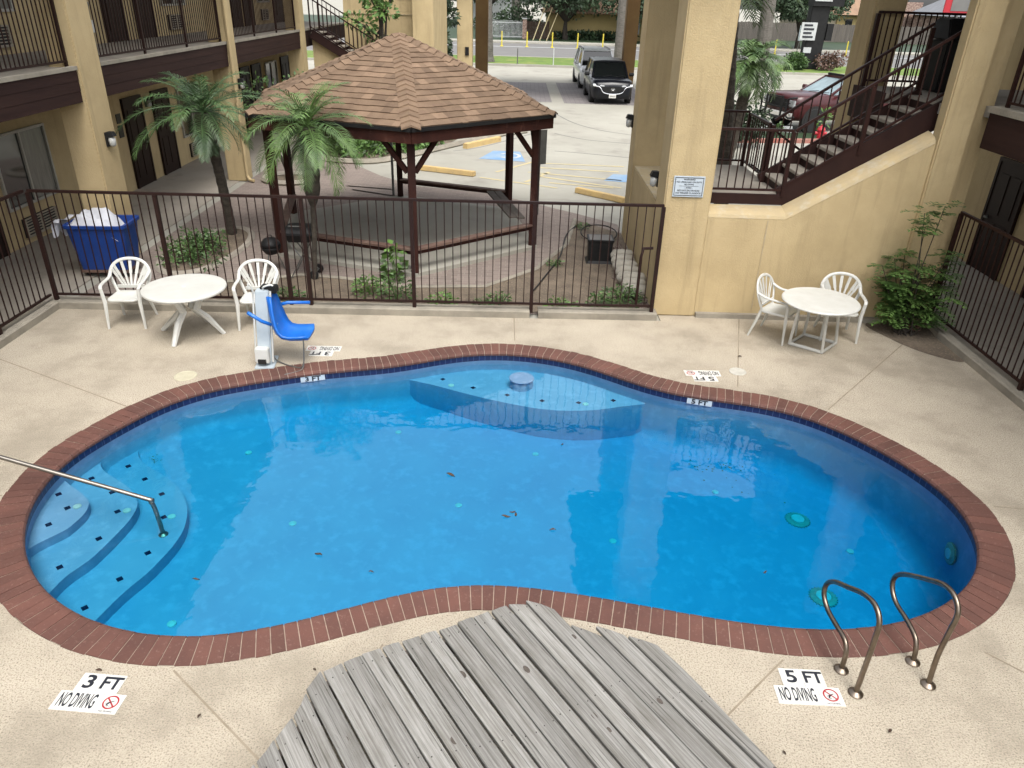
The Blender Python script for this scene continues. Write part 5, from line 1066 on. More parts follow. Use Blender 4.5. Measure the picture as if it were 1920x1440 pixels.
for k, (px, py, r, h, n, lab) in enumerate(((540, 566, 0.26, 0.24, 220, 'low green weed clump at the fence behind the pool lift'), (693, 552, 0.25, 0.34, 320, 'wide leafy weed clump at the fence left of the gazebo front post'), (744, 563, 0.26, 0.46, 300, 'dark bushy weed touching the gazebo front post'), (740, 525, 0.16, 0.65, 60, 'tall pale broad leafed weed rising behind the fence'), (830, 575, 0.22, 0.24, 160, 'small bright weed right of the gazebo front post'), (905, 578, 0.16, 0.16, 90, 'tiny weed tuft at the fence middle'), (935, 572, 0.2, 0.2, 120, 'low weed tuft between two fence posts right of the gazebo'), (1120, 578, 0.16, 0.3, 120, 'green weed at the fence left of the sandbags'), (1165, 572, 0.34, 0.34, 420, 'dark leafy weed beside the stacked sandbags'), (1052, 578, 0.24, 0.16, 120, 'low spreading weed near the right end of the back fence'), (1040, 500, 0.12, 0.14, 60, 'small weed sprout in the open soil'), (1092, 430, 0.12, 0.16, 70, 'small weed near the hose loop in the soil'))):
    p = G(px, py); mb = MB(); rng = random.Random(60 + k); broad = 'broad' in lab
    for _ in range(n):
        a, q = rng.random() * 2 * pi, rng.random() ** 0.7; c = Vector((p.x + cos(a) * r * q, p.y + sin(a) * r * q * 0.8, 0.02 + rng.random() * h * (1 - 0.5 * q))); random.seed(k * 100 + _)
        leaf(mb, c, Vector((cos(a), sin(a), rng.uniform(-0.2, 0.9))), (0.15 if broad else 0.07) * rng.uniform(0.7, 1.3), (0.06 if broad else 0.016), rng.random())
    for _ in range(7): a = rng.random() * 6.28; mb.tube([(p.x, p.y, 0), (p.x + cos(a) * r * 0.5, p.y + sin(a) * r * 0.4, h * 0.85)], 0.004, 4)
    tag(mb.build('weed_plant', M['leafb' if (k in (1, 3, 4, 9)) else 'leaf']), lab, 'weed', 'weeds along the fence')
hs = MB(); hs.tube(catmull([G(*p, 0.03) for p in ((1000, 545), (1020, 520), (1050, 480), (1062, 440), (1085, 420))], False, 6), 0.012, 6); tag(hs.build('garden_hose', M['black'], smooth=True), 'thin black hose lying along the soil bed edge', 'hose')
hs = MB(); cc = G(1122, 446); hs.tube([(cc.x + cos(a) * 0.36, cc.y + sin(a) * 0.30, 0.10 + 0.08 * sin(a)) for a in [k * 2 * pi / 28 for k in range(28)]], 0.012, 6, closed=True); tag(hs.build('wire_hoop', M['black'], smooth=True), 'dark wire hoop lying behind the black planter box', 'hoop')
bx = G(1124, 495); t = thing('planter_box', 'square black plastic planter box on the bare soil', 'planter', bx)
b = MB(); b.loft([rrect(bx.x, bx.y + 0.18, 0.50, 0.40, 0.02, 0.0), rrect(bx.x, bx.y + 0.18, 0.40, 0.32, 0.02, 0.05), rrect(bx.x, bx.y + 0.18, 0.44, 0.36, 0.02, 0.40), rrect(bx.x, bx.y + 0.18, 0.47, 0.39, 0.02, 0.41), rrect(bx.x, bx.y + 0.18, 0.47, 0.39, 0.02, 0.44)]); b.build('tub', M['black'], t)
b = MB(); b.loft([rrect(bx.x, bx.y + 0.18, 0.41, 0.33, 0.02, 0.441), rrect(bx.x, bx.y + 0.18, 0.40, 0.32, 0.02, 0.444)]); b.build('fill', M['asphalt'], t)
rng = random.Random(44)
for k in range(9):
    y = 11.25 + k * 0.205; x = 1.93 + rng.uniform(-0.03, 0.03); sbg = MB(); rings = []
    for i in range(9):
        u = i / 8 * 2 - 1; w = (1 - abs(u) ** 4) ** 0.5; rings.append([Vector((x + u * 0.21, y + cos(a) * 0.088 * (0.35 + 0.65 * w) + 0.012 * sin(9 * u + k), 0.12 + sin(a) * 0.115 * (0.3 + 0.7 * w) + 0.03 * (k % 3))) for a in [2 * pi * j / 10 for j in range(10)]])
    sbg.loft(rings); tag(sbg.build('sandbag', M['bag'], smooth=True), 'pale sandbag in the row along the yellow pillar wall', 'sandbag', 'pale sandbags lying side by side along the pillar wall')
gv = MB()
for _ in range(900):
    y = rng.uniform(10.6, 13.9); x = 2.13 - abs(rng.gauss(0, 0.14)) - (0.1 if y > 13 else 0); r = rng.uniform(0.012, 0.028); z = 0.01 + max(0, 0.10 - (2.13 - x) * 0.25) * rng.random()
    gv.box((x, y, z), (r * 2, r * 1.6, r * 1.4), rng.random() * 3, 0, rng.random())
tag(gv.build('gravel_strip', M['gravel']), 'loose gravel along the foot of the pillar wall', 'gravel', kind='stuff')
hd = MB(); hd.tube([(1.86, 10.66, 0.1), (1.86, 10.66, 0.88), (1.90, 10.75, 0.98), (2.04, 10.72, 1.0)], 0.022, 8); tag(hd.build('short_handrail', M['railred']), 'short bent brown handrail beside the pillar', 'handrail')
# shrub and pot in the right corner
structure(fill([catmull([Vector((5.35, 10.48, 0)), Vector((5.45, 9.95, 0)), Vector((5.75, 9.45, 0)), Vector((6.17, 9.2, 0)), Vector((6.17, 9.9, 0)), Vector((6.17, 10.48, 0))], True, 5)], 0.004).build('corner_soil', M['soil']))
t = thing('corner_shrub', 'feathery green shrub in the corner right of the stair wall', 'shrub', (5.72, 10.15, 0)); fo = MB(); sm = MB(); rng = random.Random(77)
for k in range(27):
    hgt = rng.uniform(0.30, 1.25) if k > 2 else (1.92, 1.80, 1.62)[k]; a = rng.random() * 6.28; q = rng.random() ** 0.6 * 0.52; b0 = Vector((5.74 + rng.uniform(-0.10, 0.10), 10.12 + rng.uniform(-0.1, 0.1), 0)); tpx = Vector((5.72 + cos(a) * q * (1.15 if k > 2 else 0.4), 10.10 + sin(a) * q * (0.7 if k > 2 else 0.3), hgt))
    tb_ = rng.choice((0.15, 0.3, 0.5, 0.8)) + 0.15 * (hgt > 1.0); pts = [b0.lerp(tpx, u / 5) for u in range(6)]; sm.tube(pts, [0.011 - 0.0012 * u for u in range(6)], 5)
    lv = [(tpx, 1.0)] + ([(b0.lerp(tpx, u), 0.95) for u in (0.78, 0.55)] if k > 2 else [(b0.lerp(tpx, 0.94), 0.7)])
    for node, sc in lv:
        for f in range(5):
            az = f * 1.26 + rng.random(); d = Vector((cos(az), sin(az), rng.uniform(-0.1, 0.5))).normalized(); L_ = rng.uniform(0.15, 0.27) * sc; tn = min(1, max(0, tb_ + 0.25 * rng.random() - 0.1))
            for s_ in range(6):
                u = (s_ + 1) / 6; p = node + d * L_ * u + Vector((0, 0, -0.30 * L_ * u * u)); sd = d.cross(Vector((0, 0, 1))).normalized()
                for sg in (-1, 1): leaf(fo, p, sd * sg + d * 0.6 + Vector((0, 0, rng.uniform(-0.25, 0.25))), 0.088 * (1.15 - 0.45 * u), 0.020, tn, Vector((0, 0, 1)))
fo.build('foliage', M['shrubleaf'], t); sm.build('stems', M['bark'], t)
t = thing('terracotta_pot', 'brown pot half hidden behind the corner shrub', 'pot', (6.0, 10.35, 0)); MB().lathe((6.0, 10.33, 0), [(0.10, 0), (0.14, 0.22), (0.155, 0.26), (0.16, 0.30), (0.14, 0.30), (0.13, 0.26)], 20).build('body', M['pot'], t)

# ------------------------------------------------------------------ mid distance
HB = [Vector((x, y, 0)) for x, y in ((-6.2, 24.6), (-5.6, 22.0), (-4.9, 21.5), (-3.9, 21.6), (-3.0, 23.0), (-2.2, 24.6), (-2.1, 26.0), (-3.2, 26.4), (-5.2, 25.2))]
HBs = catmull(HB, True, 4)
k_ = MB(); k_.tube([p + Vector((0, 0, 0.03)) for p in catmull([Vector((-6.0, 21.9, 0)), Vector((-5.2, 21.15, 0)), Vector((-4.0, 21.15, 0)), Vector((-2.9, 22.6, 0)), Vector((-2.0, 24.1, 0)), Vector((-0.7, 26.1, 0)), Vector((0.2, 27.0, 0))], False, 6)], 0.12, 6, flat=0.8); structure(k_.build('bed_kerb', M['kerb']))
structure(fill([HBs], 0.0).build('hedge_soil', M['soil']))
hg = MB(); rng = random.Random(9)
for _ in range(95):
    while True:
        x, y = rng.uniform(-6.0, -2.2), rng.uniform(21.6, 26.2)
        ins_ = False; j = len(HB) - 1
        for i in range(len(HB)):
            if (HB[i].y > y) != (HB[j].y > y) and x < (HB[j].x - HB[i].x) * (y - HB[i].y) / (HB[j].y - HB[i].y) + HB[i].x: ins_ = not ins_
            j = i
        if ins_: break
    clump(hg, (x, y, 0.22 + rng.random() * 0.12), (0.36, 0.36, 0.26), 60, 0.16, 0.035, rng, hollow=0.3)
for v in hg.v: v.z = max(v.z, 0.01)
tag(hg.build('hedge', M['leafb']), 'bright leafy hedge in the kerbed bed seen under the gazebo roof', 'hedge')
rb = MB(); rb.tube([(-5.72 + cos(a) * 0.62, 18.75 + sin(a) * 0.55, 0.04) for a in [k * 2 * pi / 28 for k in range(28)]], 0.08, 6, closed=True, flat=0.9); structure(rb.build('tree_ring_kerb', M['concrete']))
structure(MB().prism([(-5.72 + cos(a) * 0.60, 18.75 + sin(a) * 0.53) for a in [k * 2 * pi / 24 for k in range(24)]], -0.02, 0.02).build('tree_ring_soil', M['soil']))
def tree(nm, lab, base, forks, clumps, m, mt, seed, n, L_, w, trunk=(0.05, 0.025), cat='tree', group=None):
    t = thing(nm, lab, cat, base, group); rng = random.Random(seed); tk = MB()
    for pts in forks: 
        q = catmull([Vector(p) for p in pts], False, 4); tk.tube(q, [trunk[0] + (trunk[1] - trunk[0]) * k / (len(q) - 1) for k in range(len(q))], 8)
    tk.build('trunk', M[mt], t); cr = MB()
    for c, r in clumps: clump(cr, c, r, n, L_, w, rng)
    if clumps: cr.build('crown', M[m], t)
    return t
B = (-5.72, 18.75, 0)
tree('small_tree', 'small multi stemmed tree in a round kerb ring behind the gazebo', B, [[B, (-5.85, 18.75, 0.5), (-6.15, 18.7, 1.1), (-6.2, 18.7, 1.8)], [B, (-5.62, 18.75, 0.5), (-5.35, 18.8, 1.1), (-5.15, 18.8, 1.9)], [B, (-5.72, 18.8, 0.8), (-5.75, 18.8, 1.9)]], [((-6.1, 18.7, 2.0), (0.5, 0.5, 0.45)), ((-5.2, 18.8, 2.1), (0.5, 0.5, 0.45))], 'leaf', 'bark', 5, 160, 0.12, 0.03, (0.055, 0.028))
B = (-4.55, 26.3, 0); rng = random.Random(6); cl = []
for k in range(12): cl.append(((-4.5 + rng.gauss(0, 0.55), 26.3 + rng.gauss(0, 0.3), 2.5 + rng.random() * 2.4), (0.38, 0.34, 0.2)))
tree('slender_tree', 'slender loose leafed tree before the yellow end wall', B, [[B, (-4.5, 26.3, 2.0), (-4.65, 26.3, 4.9)]] + [[(-4.52, 26.3, 1.8 + 0.2 * k), ((-4.52 + c[0][0]) / 2, 26.3, c[0][2] - 0.3), c[0]] for k, c in enumerate(cl)], cl, 'leafb', 'bark', 8, 60, 0.17, 0.045, (0.05, 0.02))
cl = [((-3.42 + rng.gauss(0, 0.12), 33.2 + rng.gauss(0, 0.5), 0.5 + 0.36 * k), (0.34, 0.6, 0.34)) for k in range(13) for _r in (0, 1)]
tree('oleander_shrub', 'tall dark oleander between the yellow wall and the canopy column', (-3.42, 33.2, 0), [[(-3.42, 33.2, 0), (-3.38, 33.2, 2.5), (-3.42, 33.2, 4.6)]], cl, 'leafd', 'bark', 18, 190, 0.20, 0.05, (0.06, 0.03), 'shrub')
B = G(935, 152); 
bush('low_shrub', 'small leafy shrub at the foot of the canopy column', (-1.75, 35.9, 0.45), (0.5, 0.5, 0.45), 260, 0.22, 0.06, 'leaf', 33)
def stop(a, b, lab):
    a, b = Vector((a.x, a.y, 0)), Vector((b.x, b.y, 0)); d = (b - a).normalized(); nn = Vector((-d.y, d.x, 0)); m = MB()
    m.loft([[p + nn * y + Vector((0, 0, z)) for y, z in ((-0.09, -0.004), (-0.075, 0.12), (0.075, 0.12), (0.09, -0.004))] for p in (a, b)]); tag(m.build('wheel_stop', M['yellow'], bevel=0.012), lab, 'wheel stop', 'yellow wheel stops in the car park')
stop(G(790, 318), G(890, 330), 'worn yellow concrete wheel stop in front of the gazebo hedge')
stop(G(1081, 360), G(1172, 380), 'worn yellow concrete wheel stop half hidden by the pillar')
kb_ = MB(); a, b = G(872, 278), G(936, 264); kb_.bar((a.x, a.y, 0.06), (b.x, b.y, 0.06), 0.16, 0.16); structure(kb_.build('yellow_kerb', M['yellow']))
t = thing('sign_post', 'grey sign seen from behind on a thin pole beside the gazebo', 'sign', (0.37, 14.9, 0))
p = G(1007, 402); t.location = (p.x, p.y, 0); q0 = AY(1004, 245, p.y); q1 = AY(1004, 305, p.y)
MB().box((p.x, p.y, q0.z / 2), (0.05, 0.04, q0.z)).build('pole', M['galv'], t); MB().box((p.x + 0.02, p.y - 0.035, (q0.z + q1.z) / 2), (0.27, 0.012, q0.z - q1.z + 0.05), 0.5).build('panel', M['galv'], t)
p = G(738, 366); t = thing('sign_post', 'thin dark pole with a narrow panel seen between the gazebo posts', 'sign', (p.x, p.y, 0)); MB().box((p.x, p.y, 0.95), (0.05, 0.05, 1.9)).build('pole', M['galv'], t); MB().box((p.x, p.y - 0.035, 1.75), (0.30, 0.012, 0.42)).build('panel', M['galv'], t)
# ------------------------------------------------------------------ vehicles
def wheel(par, c, r, w, axis=(0, 1, 0), spokes=6):
    ax = Vector(axis); q = ax.to_track_quat('Z', 'Y').to_matrix(); T = lambda m: setattr(m, 'v', [q @ v + Vector(c) for v in m.v]) or m
    ty = MB(); ty.lathe((0, 0, -w / 2), [(r * 0.62, 0), (r * 0.93, 0), (r, w * 0.15), (r, w * 0.85), (r * 0.93, w), (r * 0.62, w)], 28); wo_ = MB()
    wh = T(ty).build('wheel', M['tyre'], par)
    rm = MB(); rm.lathe((0, 0, w / 2 - 0.05), [(r * 0.63, 0), (r * 0.63, 0.045), (r * 0.56, 0.03), (r * 0.55, 0.0)], 28); rm.lathe((0, 0, w / 2 - 0.04), [(r * 0.15, 0), (r * 0.15, 0.035), (0.001, 0.04)], 14)
    for k in range(spokes):
        a = 2 * pi * k / spokes; d = Vector((cos(a), sin(a), 0))
        for e in (-0.16, 0.16): rm.bar(d * r * 0.12 + Vector((0, 0, w / 2 - 0.02)), Vector((cos(a + e), sin(a + e), 0)) * r * 0.58 + Vector((0, 0, w / 2 - 0.02)), r * 0.09, 0.03)
    T(rm).build('rim', M['rim'], wh); dk_ = MB(); dk_.lathe((0, 0, w / 2 - 0.09), [(r * 0.62, 0), (r * 0.62, 0.01), (0.001, 0.01)], 24); T(dk_).build('hub', M['dark'], wh)
def car(nm, lab, loc, ang, L_, Wd, H, belt, hood_z, paint, pil, cowl, roof0, roof1, rear, r, kind):
    """x forward, built at the origin then turned into place"""
    t = thing(nm, lab, 'van' if kind == 'van' else ('pickup truck' if kind == 'truck' else 'car'), (0, 0, 0)); hw = Wd / 2; fx = L_ / 2
    def sec(x, w, zb, zt, crown=0.03):
        return [Vector((x, -w * 0.94, zb)), Vector((x, -w, zb + 0.16)), Vector((x, -w, zb + (zt - zb) * 0.62)), Vector((x, -w * 0.965, zt - 0.05)), Vector((x, -w * 0.86, zt)), Vector((x, 0, zt + crown)), Vector((x, w * 0.86, zt)), Vector((x, w * 0.965, zt - 0.05)), Vector((x, w, zb + (zt - zb) * 0.62)), Vector((x, w, zb + 0.16)), Vector((x, w * 0.94, zb))]
    S = [(fx, hw * 0.70, 0.30, hood_z - 0.26), (fx - 0.05, hw * 0.84, 0.24, hood_z - 0.10), (fx - 0.22, hw * 0.95, 0.22, hood_z - 0.02), (fx - 0.6, hw, 0.22, hood_z + 0.02), (cowl, hw, 0.22, belt - 0.03), (cowl - 0.3, hw, 0.22, belt), (0, hw, 0.22, belt + 0.02), (-fx + 0.5, hw, 0.24, belt + 0.03), (-fx + 0.08, hw * 0.96, 0.30, belt), (-fx, hw * 0.88, 0.38, belt - 0.15)]
    if kind == 'truck': S = [(fx, hw * 0.86, 0.48, hood_z - 0.12), (fx - 0.06, hw * 0.96, 0.42, hood_z - 0.04), (fx - 0.4, hw, 0.42, hood_z), (cowl, hw, 0.42, belt - 0.02), (cowl - 0.3, hw, 0.42, belt), (rear, hw, 0.42, belt), (rear - 0.02, hw, 0.42, belt - 0.02), (-fx + 0.02, hw, 0.5, belt - 0.02), (-fx, hw * 0.97, 0.55, belt - 0.06)]
    b = MB(); b.loft([sec(*s) for s in S]); bo = b.build('body', M[paint], t, smooth=True)
    m_ = bo.data; 
    def gsec(x, w, z): return (x, w, z)
    th = hw * 0.80; g_ = MB(); z0, z1 = belt - 0.04, H - 0.03
    bot = [(cowl, -hw * 0.88), (cowl, hw * 0.88), (rear, hw * 0.90), (rear, -hw * 0.90)]; top_ = [(roof0, -th * 0.92), (roof0, th * 0.92), (roof1, th * 0.92), (roof1, -th * 0.92)]
    g_.loft([[Vector((x, y, z0)) for x, y in bot], [Vector((x, y, z1)) for x, y in top_]]); gl_ = g_.build('cabin_glass', M[pil], t)
    rfm = MB(); rfm.loft([[Vector((x + dx, y * s, z)) for (x, y), dx in zip(top_, (0.06, 0.06, -0.04, -0.04))] for s, z in ((1.03, z1 - 0.03), (1.05, z1 + 0.015), (0.9, H), (0.4, H + 0.02))]); rfm.build('roof', M[paint], t, smooth=False)
    pl_ = MB()
    for (x, y), (u, v) in zip(bot, top_): pl_.bar((x, y, z0), (u, v, z1), 0.075, 0.06)
    for s in (-1, 1):
        xm = (cowl + rear) / 2 - 0.1; pl_.bar((xm, s * hw * 0.895, z0), (xm - 0.05, s * th * 0.925, z1), 0.09, 0.03)
        if kind != 'truck': pl_.bar((xm - 1.0, s * hw * 0.90, z0), (xm - 1.0, s * th * 0.925, z1), 0.10, 0.03)
    pl_.build('pillars', M[paint], t)
    wx = fx - 0.92; wr = -fx + (1.05 if kind != 'truck' else 1.15)
    for x in (wx, wr):
        for s in (-1, 1):
            a_ = MB(); a_.cyl((x, s * (hw - 0.16), r), (x, s * (hw + 0.006), r), r * 1.17, 28); a_.build('wheel_arch', M['dark'], t); wheel(t, (x, s * (hw - 0.10), r), r, 0.24, (0, s, 0))
    for s in (-1, 1):
        mm = MB(); mm.loft([rrect(0, 0, 0.10, 0.20, 0.03, 0), rrect(0, 0, 0.13, 0.23, 0.04, 0.07), rrect(0, 0, 0.09, 0.20, 0.03, 0.15)]); mm.v = [v + Vector((cowl - 0.32, s * (hw + 0.10), belt + 0.01)) for v in mm.v]; mm.build('mirror', M['black' if kind == 'suv' else paint], t, smooth=True)
        if kind != 'truck':
            h_ = MB(); hz = hood_z - 0.19; h_.loft([[Vector((fx - 0.06 - 0.0, s * hw * 0.42, hz)), Vector((fx - 0.02, s * hw * 0.42, hz - 0.045)), Vector((fx - 0.13, s * hw * 0.93, hz - 0.03)), Vector((fx - 0.2, s * hw * 0.93, hz + 0.06))], [Vector((fx + 0.005, s * hw * 0.42, hz)), Vector((fx + 0.01, s * hw * 0.42, hz - 0.045)), Vector((fx - 0.05, s * hw * 0.955, hz - 0.03)), Vector((fx - 0.10, s * hw * 0.955, hz + 0.06))]]); h_.build('headlight', M['lampclear'], t)
            fg_ = MB(); fg_.cyl((fx - 0.12, s * hw * 0.72, 0.42), (fx + 0.012 - 0.05, s * hw * 0.72, 0.42), 0.06, 12); fg_.build('fog_lamp', M['lampclear'] if kind == 'van' else M['black'], t)
        hn = MB()
        for x in ((cowl + rear) / 2 - 0.25, (cowl + rear) / 2 - 1.15): hn.box((x, s * (hw + 0.012), belt - 0.14), (0.2, 0.03, 0.03))
        if kind != 'truck': hn.build('door_handle', M[paint], t)
    wp = MB()
    for s in (-0.35, 0.25): wp.bar((cowl + 0.03, s * hw, belt + 0.0), (cowl - 0.08, (s + 0.45) * hw, belt + 0.06), 0.02, 0.02)
    wp.build('wiper', M['black'], t)
    return t, fx, hw
def place(t, x, y, a): t.location = (x, y, 0); t.rotation_euler = (0, 0, a)
t, fx, hw = car('parked_suv', 'black suv parked nose towards the pool under the canopy', None, 0, 4.55, 1.84, 1.66, 1.04, 0.98, 'paint_black', 'carglass', 0.98, 0.30, -1.7, -2.05, 0.35, 'suv')
gr = MB(); gr.loft([[Vector((fx - 0.03, y, z)) for y, z in ((-0.56, 0.74), (0.56, 0.74), (0.36, 0.50), (0, 0.45), (-0.36, 0.50))], [Vector((fx + 0.022, y, z)) for y, z in ((-0.54, 0.735), (0.54, 0.735), (0.35, 0.51), (0, 0.46), (-0.35, 0.51))]]); go = gr.build('grille', M['black'], t)
c_ = MB(); c_.tube(catmull([(fx - 0.10, -0.83, 0.735), (fx + 0.02, -0.58, 0.72), (fx + 0.03, -0.40, 0.50), (fx + 0.035, 0, 0.44), (fx + 0.03, 0.40, 0.50), (fx + 0.02, 0.58, 0.72), (fx - 0.10, 0.83, 0.735)], False, 5), 0.017, 6); c_.build('chrome_trim', M['chrome'], go)
e_ = MB(); e_.tube([(fx + 0.03, cos(a) * 0.085, 0.63 + sin(a) * 0.055) for a in [k * 2 * pi / 16 for k in range(16)]], 0.009, 5, closed=True); e_.tube(catmull([(fx + 0.03, -0.075, 0.655), (fx + 0.03, -0.03, 0.62), (fx + 0.03, 0, 0.605), (fx + 0.03, 0.03, 0.62), (fx + 0.03, 0.075, 0.655)], False, 3), 0.008, 5); e_.build('emblem', M['chrome'], go)
lp_ = MB(); lp_.box((fx + 0.045, 0, 0.36), (0.012, 0.31, 0.155)); lo = lp_.build('licence_plate', M['white'], t)
l_ = MB()
for k in range(6): l_.box((fx + 0.053, -0.105 + k * 0.042, 0.355), (0.003, 0.022, 0.06))
l_.build('plate_characters', M['ink'], lo)
place(t, 4.02, 37.42, -pi / 2 + 0.02)
t, fx, hw = car('parked_minivan', 'silver minivan with roof rails parked behind the black suv', None, 0, 5.0, 1.96, 1.76, 1.08, 1.04, 'paint_silver', 'carglass', 1.30, 0.55, -2.0, -2.35, 0.34, 'van')
gr = MB(); gr.box((fx + 0.0, 0, 0.62), (0.05, 1.0, 0.26)); gr.build('grille', M['black'], t, bevel=0.02)
for s in (-1, 1): rr_ = MB(); rr_.tube([(0.4, s * 0.70, 1.74), (0.35, s * 0.70, 1.81), (-1.8, s * 0.70, 1.81), (-1.9, s * 0.70, 1.74)], 0.022, 6); rr_.build('roof_rail', M['black'], t)
place(t, 3.93, 43.3, -pi / 2 + 0.03)
t, fx, hw = car('pickup_truck', 'maroon pickup truck with black grille guard beyond the stairs', None, 0, 5.7, 2.0, 1.84, 1.30, 1.28, 'paint_maroon', 'truckglass', 1.35, 0.42, -0.75, -1.0, 0.43, 'truck')
gg = MB()
for s in (-1, 1):
    gg.tube(catmull([(fx - 0.05, s * 0.98, 1.22), (fx + 0.14, s * 0.95, 1.20), (fx + 0.20, s * 0.80, 1.10), (fx + 0.20, s * 0.80, 0.65), (fx + 0.14, s * 0.95, 0.52), (fx - 0.05, s * 0.98, 0.56)], False, 4), 0.035, 8)
    gg.bar((fx + 0.20, s * 0.48, 0.42), (fx + 0.20, s * 0.48, 1.24), 0.03, 0.10)
    for z in (0.72, 0.87, 1.02): gg.bar((fx + 0.19, s * 0.48, z), (fx + 0.16, s * 0.92, z), 0.03, 0.03)
for z in (0.48, 0.85, 1.2): gg.bar((fx + 0.2, -0.48, z), (fx + 0.2, 0.48, z), 0.045, 0.05)
gg.build('grille_guard', M['black'], t)
for s in (-1, 1): h_ = MB(); h_.box((fx - 0.02, s * 0.80, 1.0), (0.10, 0.30, 0.24)); h_.build('headlight', M['lampclear'], t, bevel=0.02)
g_ = MB(); g_.box((fx + 0.0, 0, 0.98), (0.06, 1.2, 0.30)); g_.build('grille', M['black'], t); g_ = MB(); g_.box((fx + 0.03, 0, 0.58), (0.16, 1.9, 0.22)); g_.build('bumper', M['chrome'], t, bevel=0.03)
lb_ = MB(); lb_.box((0.40, 0, 1.89), (0.10, 1.30, 0.085)); lb_.build('light_bar', M['black'], t, bevel=0.01)
for s in (-1, 1): d_ = MB(); d_.box((0.95, s * 1.004, 1.10), (0.16, 0.012, 0.06)); d_.build('badge', M['chrome'], t)
place(t, 12.35, 30.35, pi + 0.30)

# ------------------------------------------------------------------ by the pickup: kerb, bushes, hydrant
kr = MB(); a, b = G(1345, 266), G(1600, 268); kr.bar((a.x, a.y, 0.05), (b.x, b.y, 0.05), 0.18, 0.14); structure(kr.build('red_kerb', M['redpaint']))
structure(fill([[(6.4, 27.0), (11.8, 27.2), (11.8, 28.6), (8.5, 28.8), (6.4, 30.5)]], 0.01).build('verge_bed', M['leafd']))
bush('round_bush', 'round clipped dark green bush below the leaning palm', (AY(1400, 205, 25.5).x, 25.5, 0.75), (0.75, 0.75, 0.72), 1500, 0.13, 0.035, 'leafd', 3)
bush('round_bush', 'green bush just behind the tall palm trunk', (6.0, 24.0, 0.8), (0.8, 0.7, 0.85), 1100, 0.13, 0.035, 'leafd', 4)
bush('flowering_plant', 'thin yellowish green plant before the pickup door', (AY(1545, 215, 28).x, 28.0, 0.6), (0.3, 0.3, 0.5), 70, 0.18, 0.03, 'leafb', 41)
bush('young_plant', 'small green plant before the pickup wheel', (AY(1460, 232, 28).x, 28.0, 0.22), (0.25, 0.25, 0.22), 90, 0.14, 0.03, 'leaf', 42)
q = AY(1536, 262, 27.0); t = thing('fire_hydrant', 'bright red fire hydrant glimpsed through the stair railing', 'hydrant', (q.x, 27.0, 0))
MB().lathe((q.x, 27.0, 0), [(0.16, 0), (0.16, 0.05), (0.11, 0.07), (0.11, 0.34), (0.14, 0.36), (0.14, 0.40), (0.10, 0.47), (0.04, 0.52), (0.04, 0.55)], 16).build('barrel', M['bred'], t, smooth=False)
for s in (-1, 1): MB().cyl((q.x + s * 0.1, 27.0, 0.27), (q.x + s * 0.2, 27.0, 0.27), 0.055, 12).build('outlet', M['bred'], t)
for px, lab in ((1431, 'white kerb side panel on the grass left of the pickup'), (1475, 'white ground panel in the grass below the pickup bumper')):
    q = G(px, 243 if px < 1450 else 249); o = MB().box((q.x, q.y, 0.12), (0.34, 0.06, 0.22)).build('ground_marker', M['hcwhite'], bevel=0.01); tag(o, lab, 'marker')
# ------------------------------------------------------------------ street: delineators, trunks, houses, trees
for k, x in enumerate((-1.85, 0.42, 2.70, 4.98, 7.25, 9.6, 22.8, 29.2, 32.9)):
    t = thing('delineator_post', 'slim bright yellow delineator post along the road line', 'post', (x, 73.5, 0), 'yellow delineator posts along the far road')
    MB().lathe((x, 73.5, 0), [(0.16, 0), (0.16, 0.05), (0.06, 0.07), (0.055, 1.22), (0.03, 1.25)], 10).build('tube', M['delin'], t)
for k, px in enumerate((970, 1036)):
    q = G(px, 122); MB().lathe((q.x, 53.9, 0.09), [(0.035, 0), (0.035, 1.0 if k else 0.9), (0.001, 1.02)], 8).build('thin_post', M['galv' if k == 0 else 'hcwhite']); 
    o = bpy.context.scene.objects[-1] if False else [ob for ob in COL.objects if ob.name.startswith('thin_post')][-1]; tag(o, ('short dark thin post at the grass kerb', 'short white thin post at the grass kerb')[k], 'post')
def trunk_only(lab, px0, px1, y, r, base_z=0.1, nm='street_palm', lean=0.0, m='trunkg', h=12):
    b_ = AY(px0[0], px0[1], y); u_ = AY(px1[0], px1[1], y); d = (u_ - b_).normalized(); bz = Vector((b_.x, y, base_z)); t = thing(nm, lab, 'palm tree', bz); tk = MB(); N_ = 40
    topp = bz + Vector((d.x / max(0.2, d.z) * h * 0.6, 0, h)); pts = [bz.lerp(topp, k / N_) for k in range(N_ + 1)]
    tk.tube(pts, [r * (1.25 if k == 0 else 1) * (1 - 0.25 * k / N_) * (1 + 0.04 * (k % 2)) for k in range(N_ + 1)], 12); tk.build('trunk', M[m], t)
    palm_crown(topp, 16, 2.2, random.Random(int(y * 10 + px0[0])), elev=(-0.5, 1.3), step=0.25, leaflet=0.7, width=0.05).build('crown', M['palm'], t)
trunk_only('tall grey palm trunk on the verge left of the drive', (914, 116), (910, 0), 55.0, 0.40)
trunk_only('grey palm trunk beside the right canopy column', (1158, 124), (1168, 0), 54.5, 0.30)
trunk_only('distant grey palm trunk behind the white gate', (968, 60), (966, 0), 92.0, 0.50)
trunk_only('pale pole like palm trunk left of the round street tree', (1424, 78), (1438, 0), 55.5, 0.28)
trunk_only('brownish palm trunk just left of the round street tree', (1433, 90), (1444, 0), 54.6, 0.42)
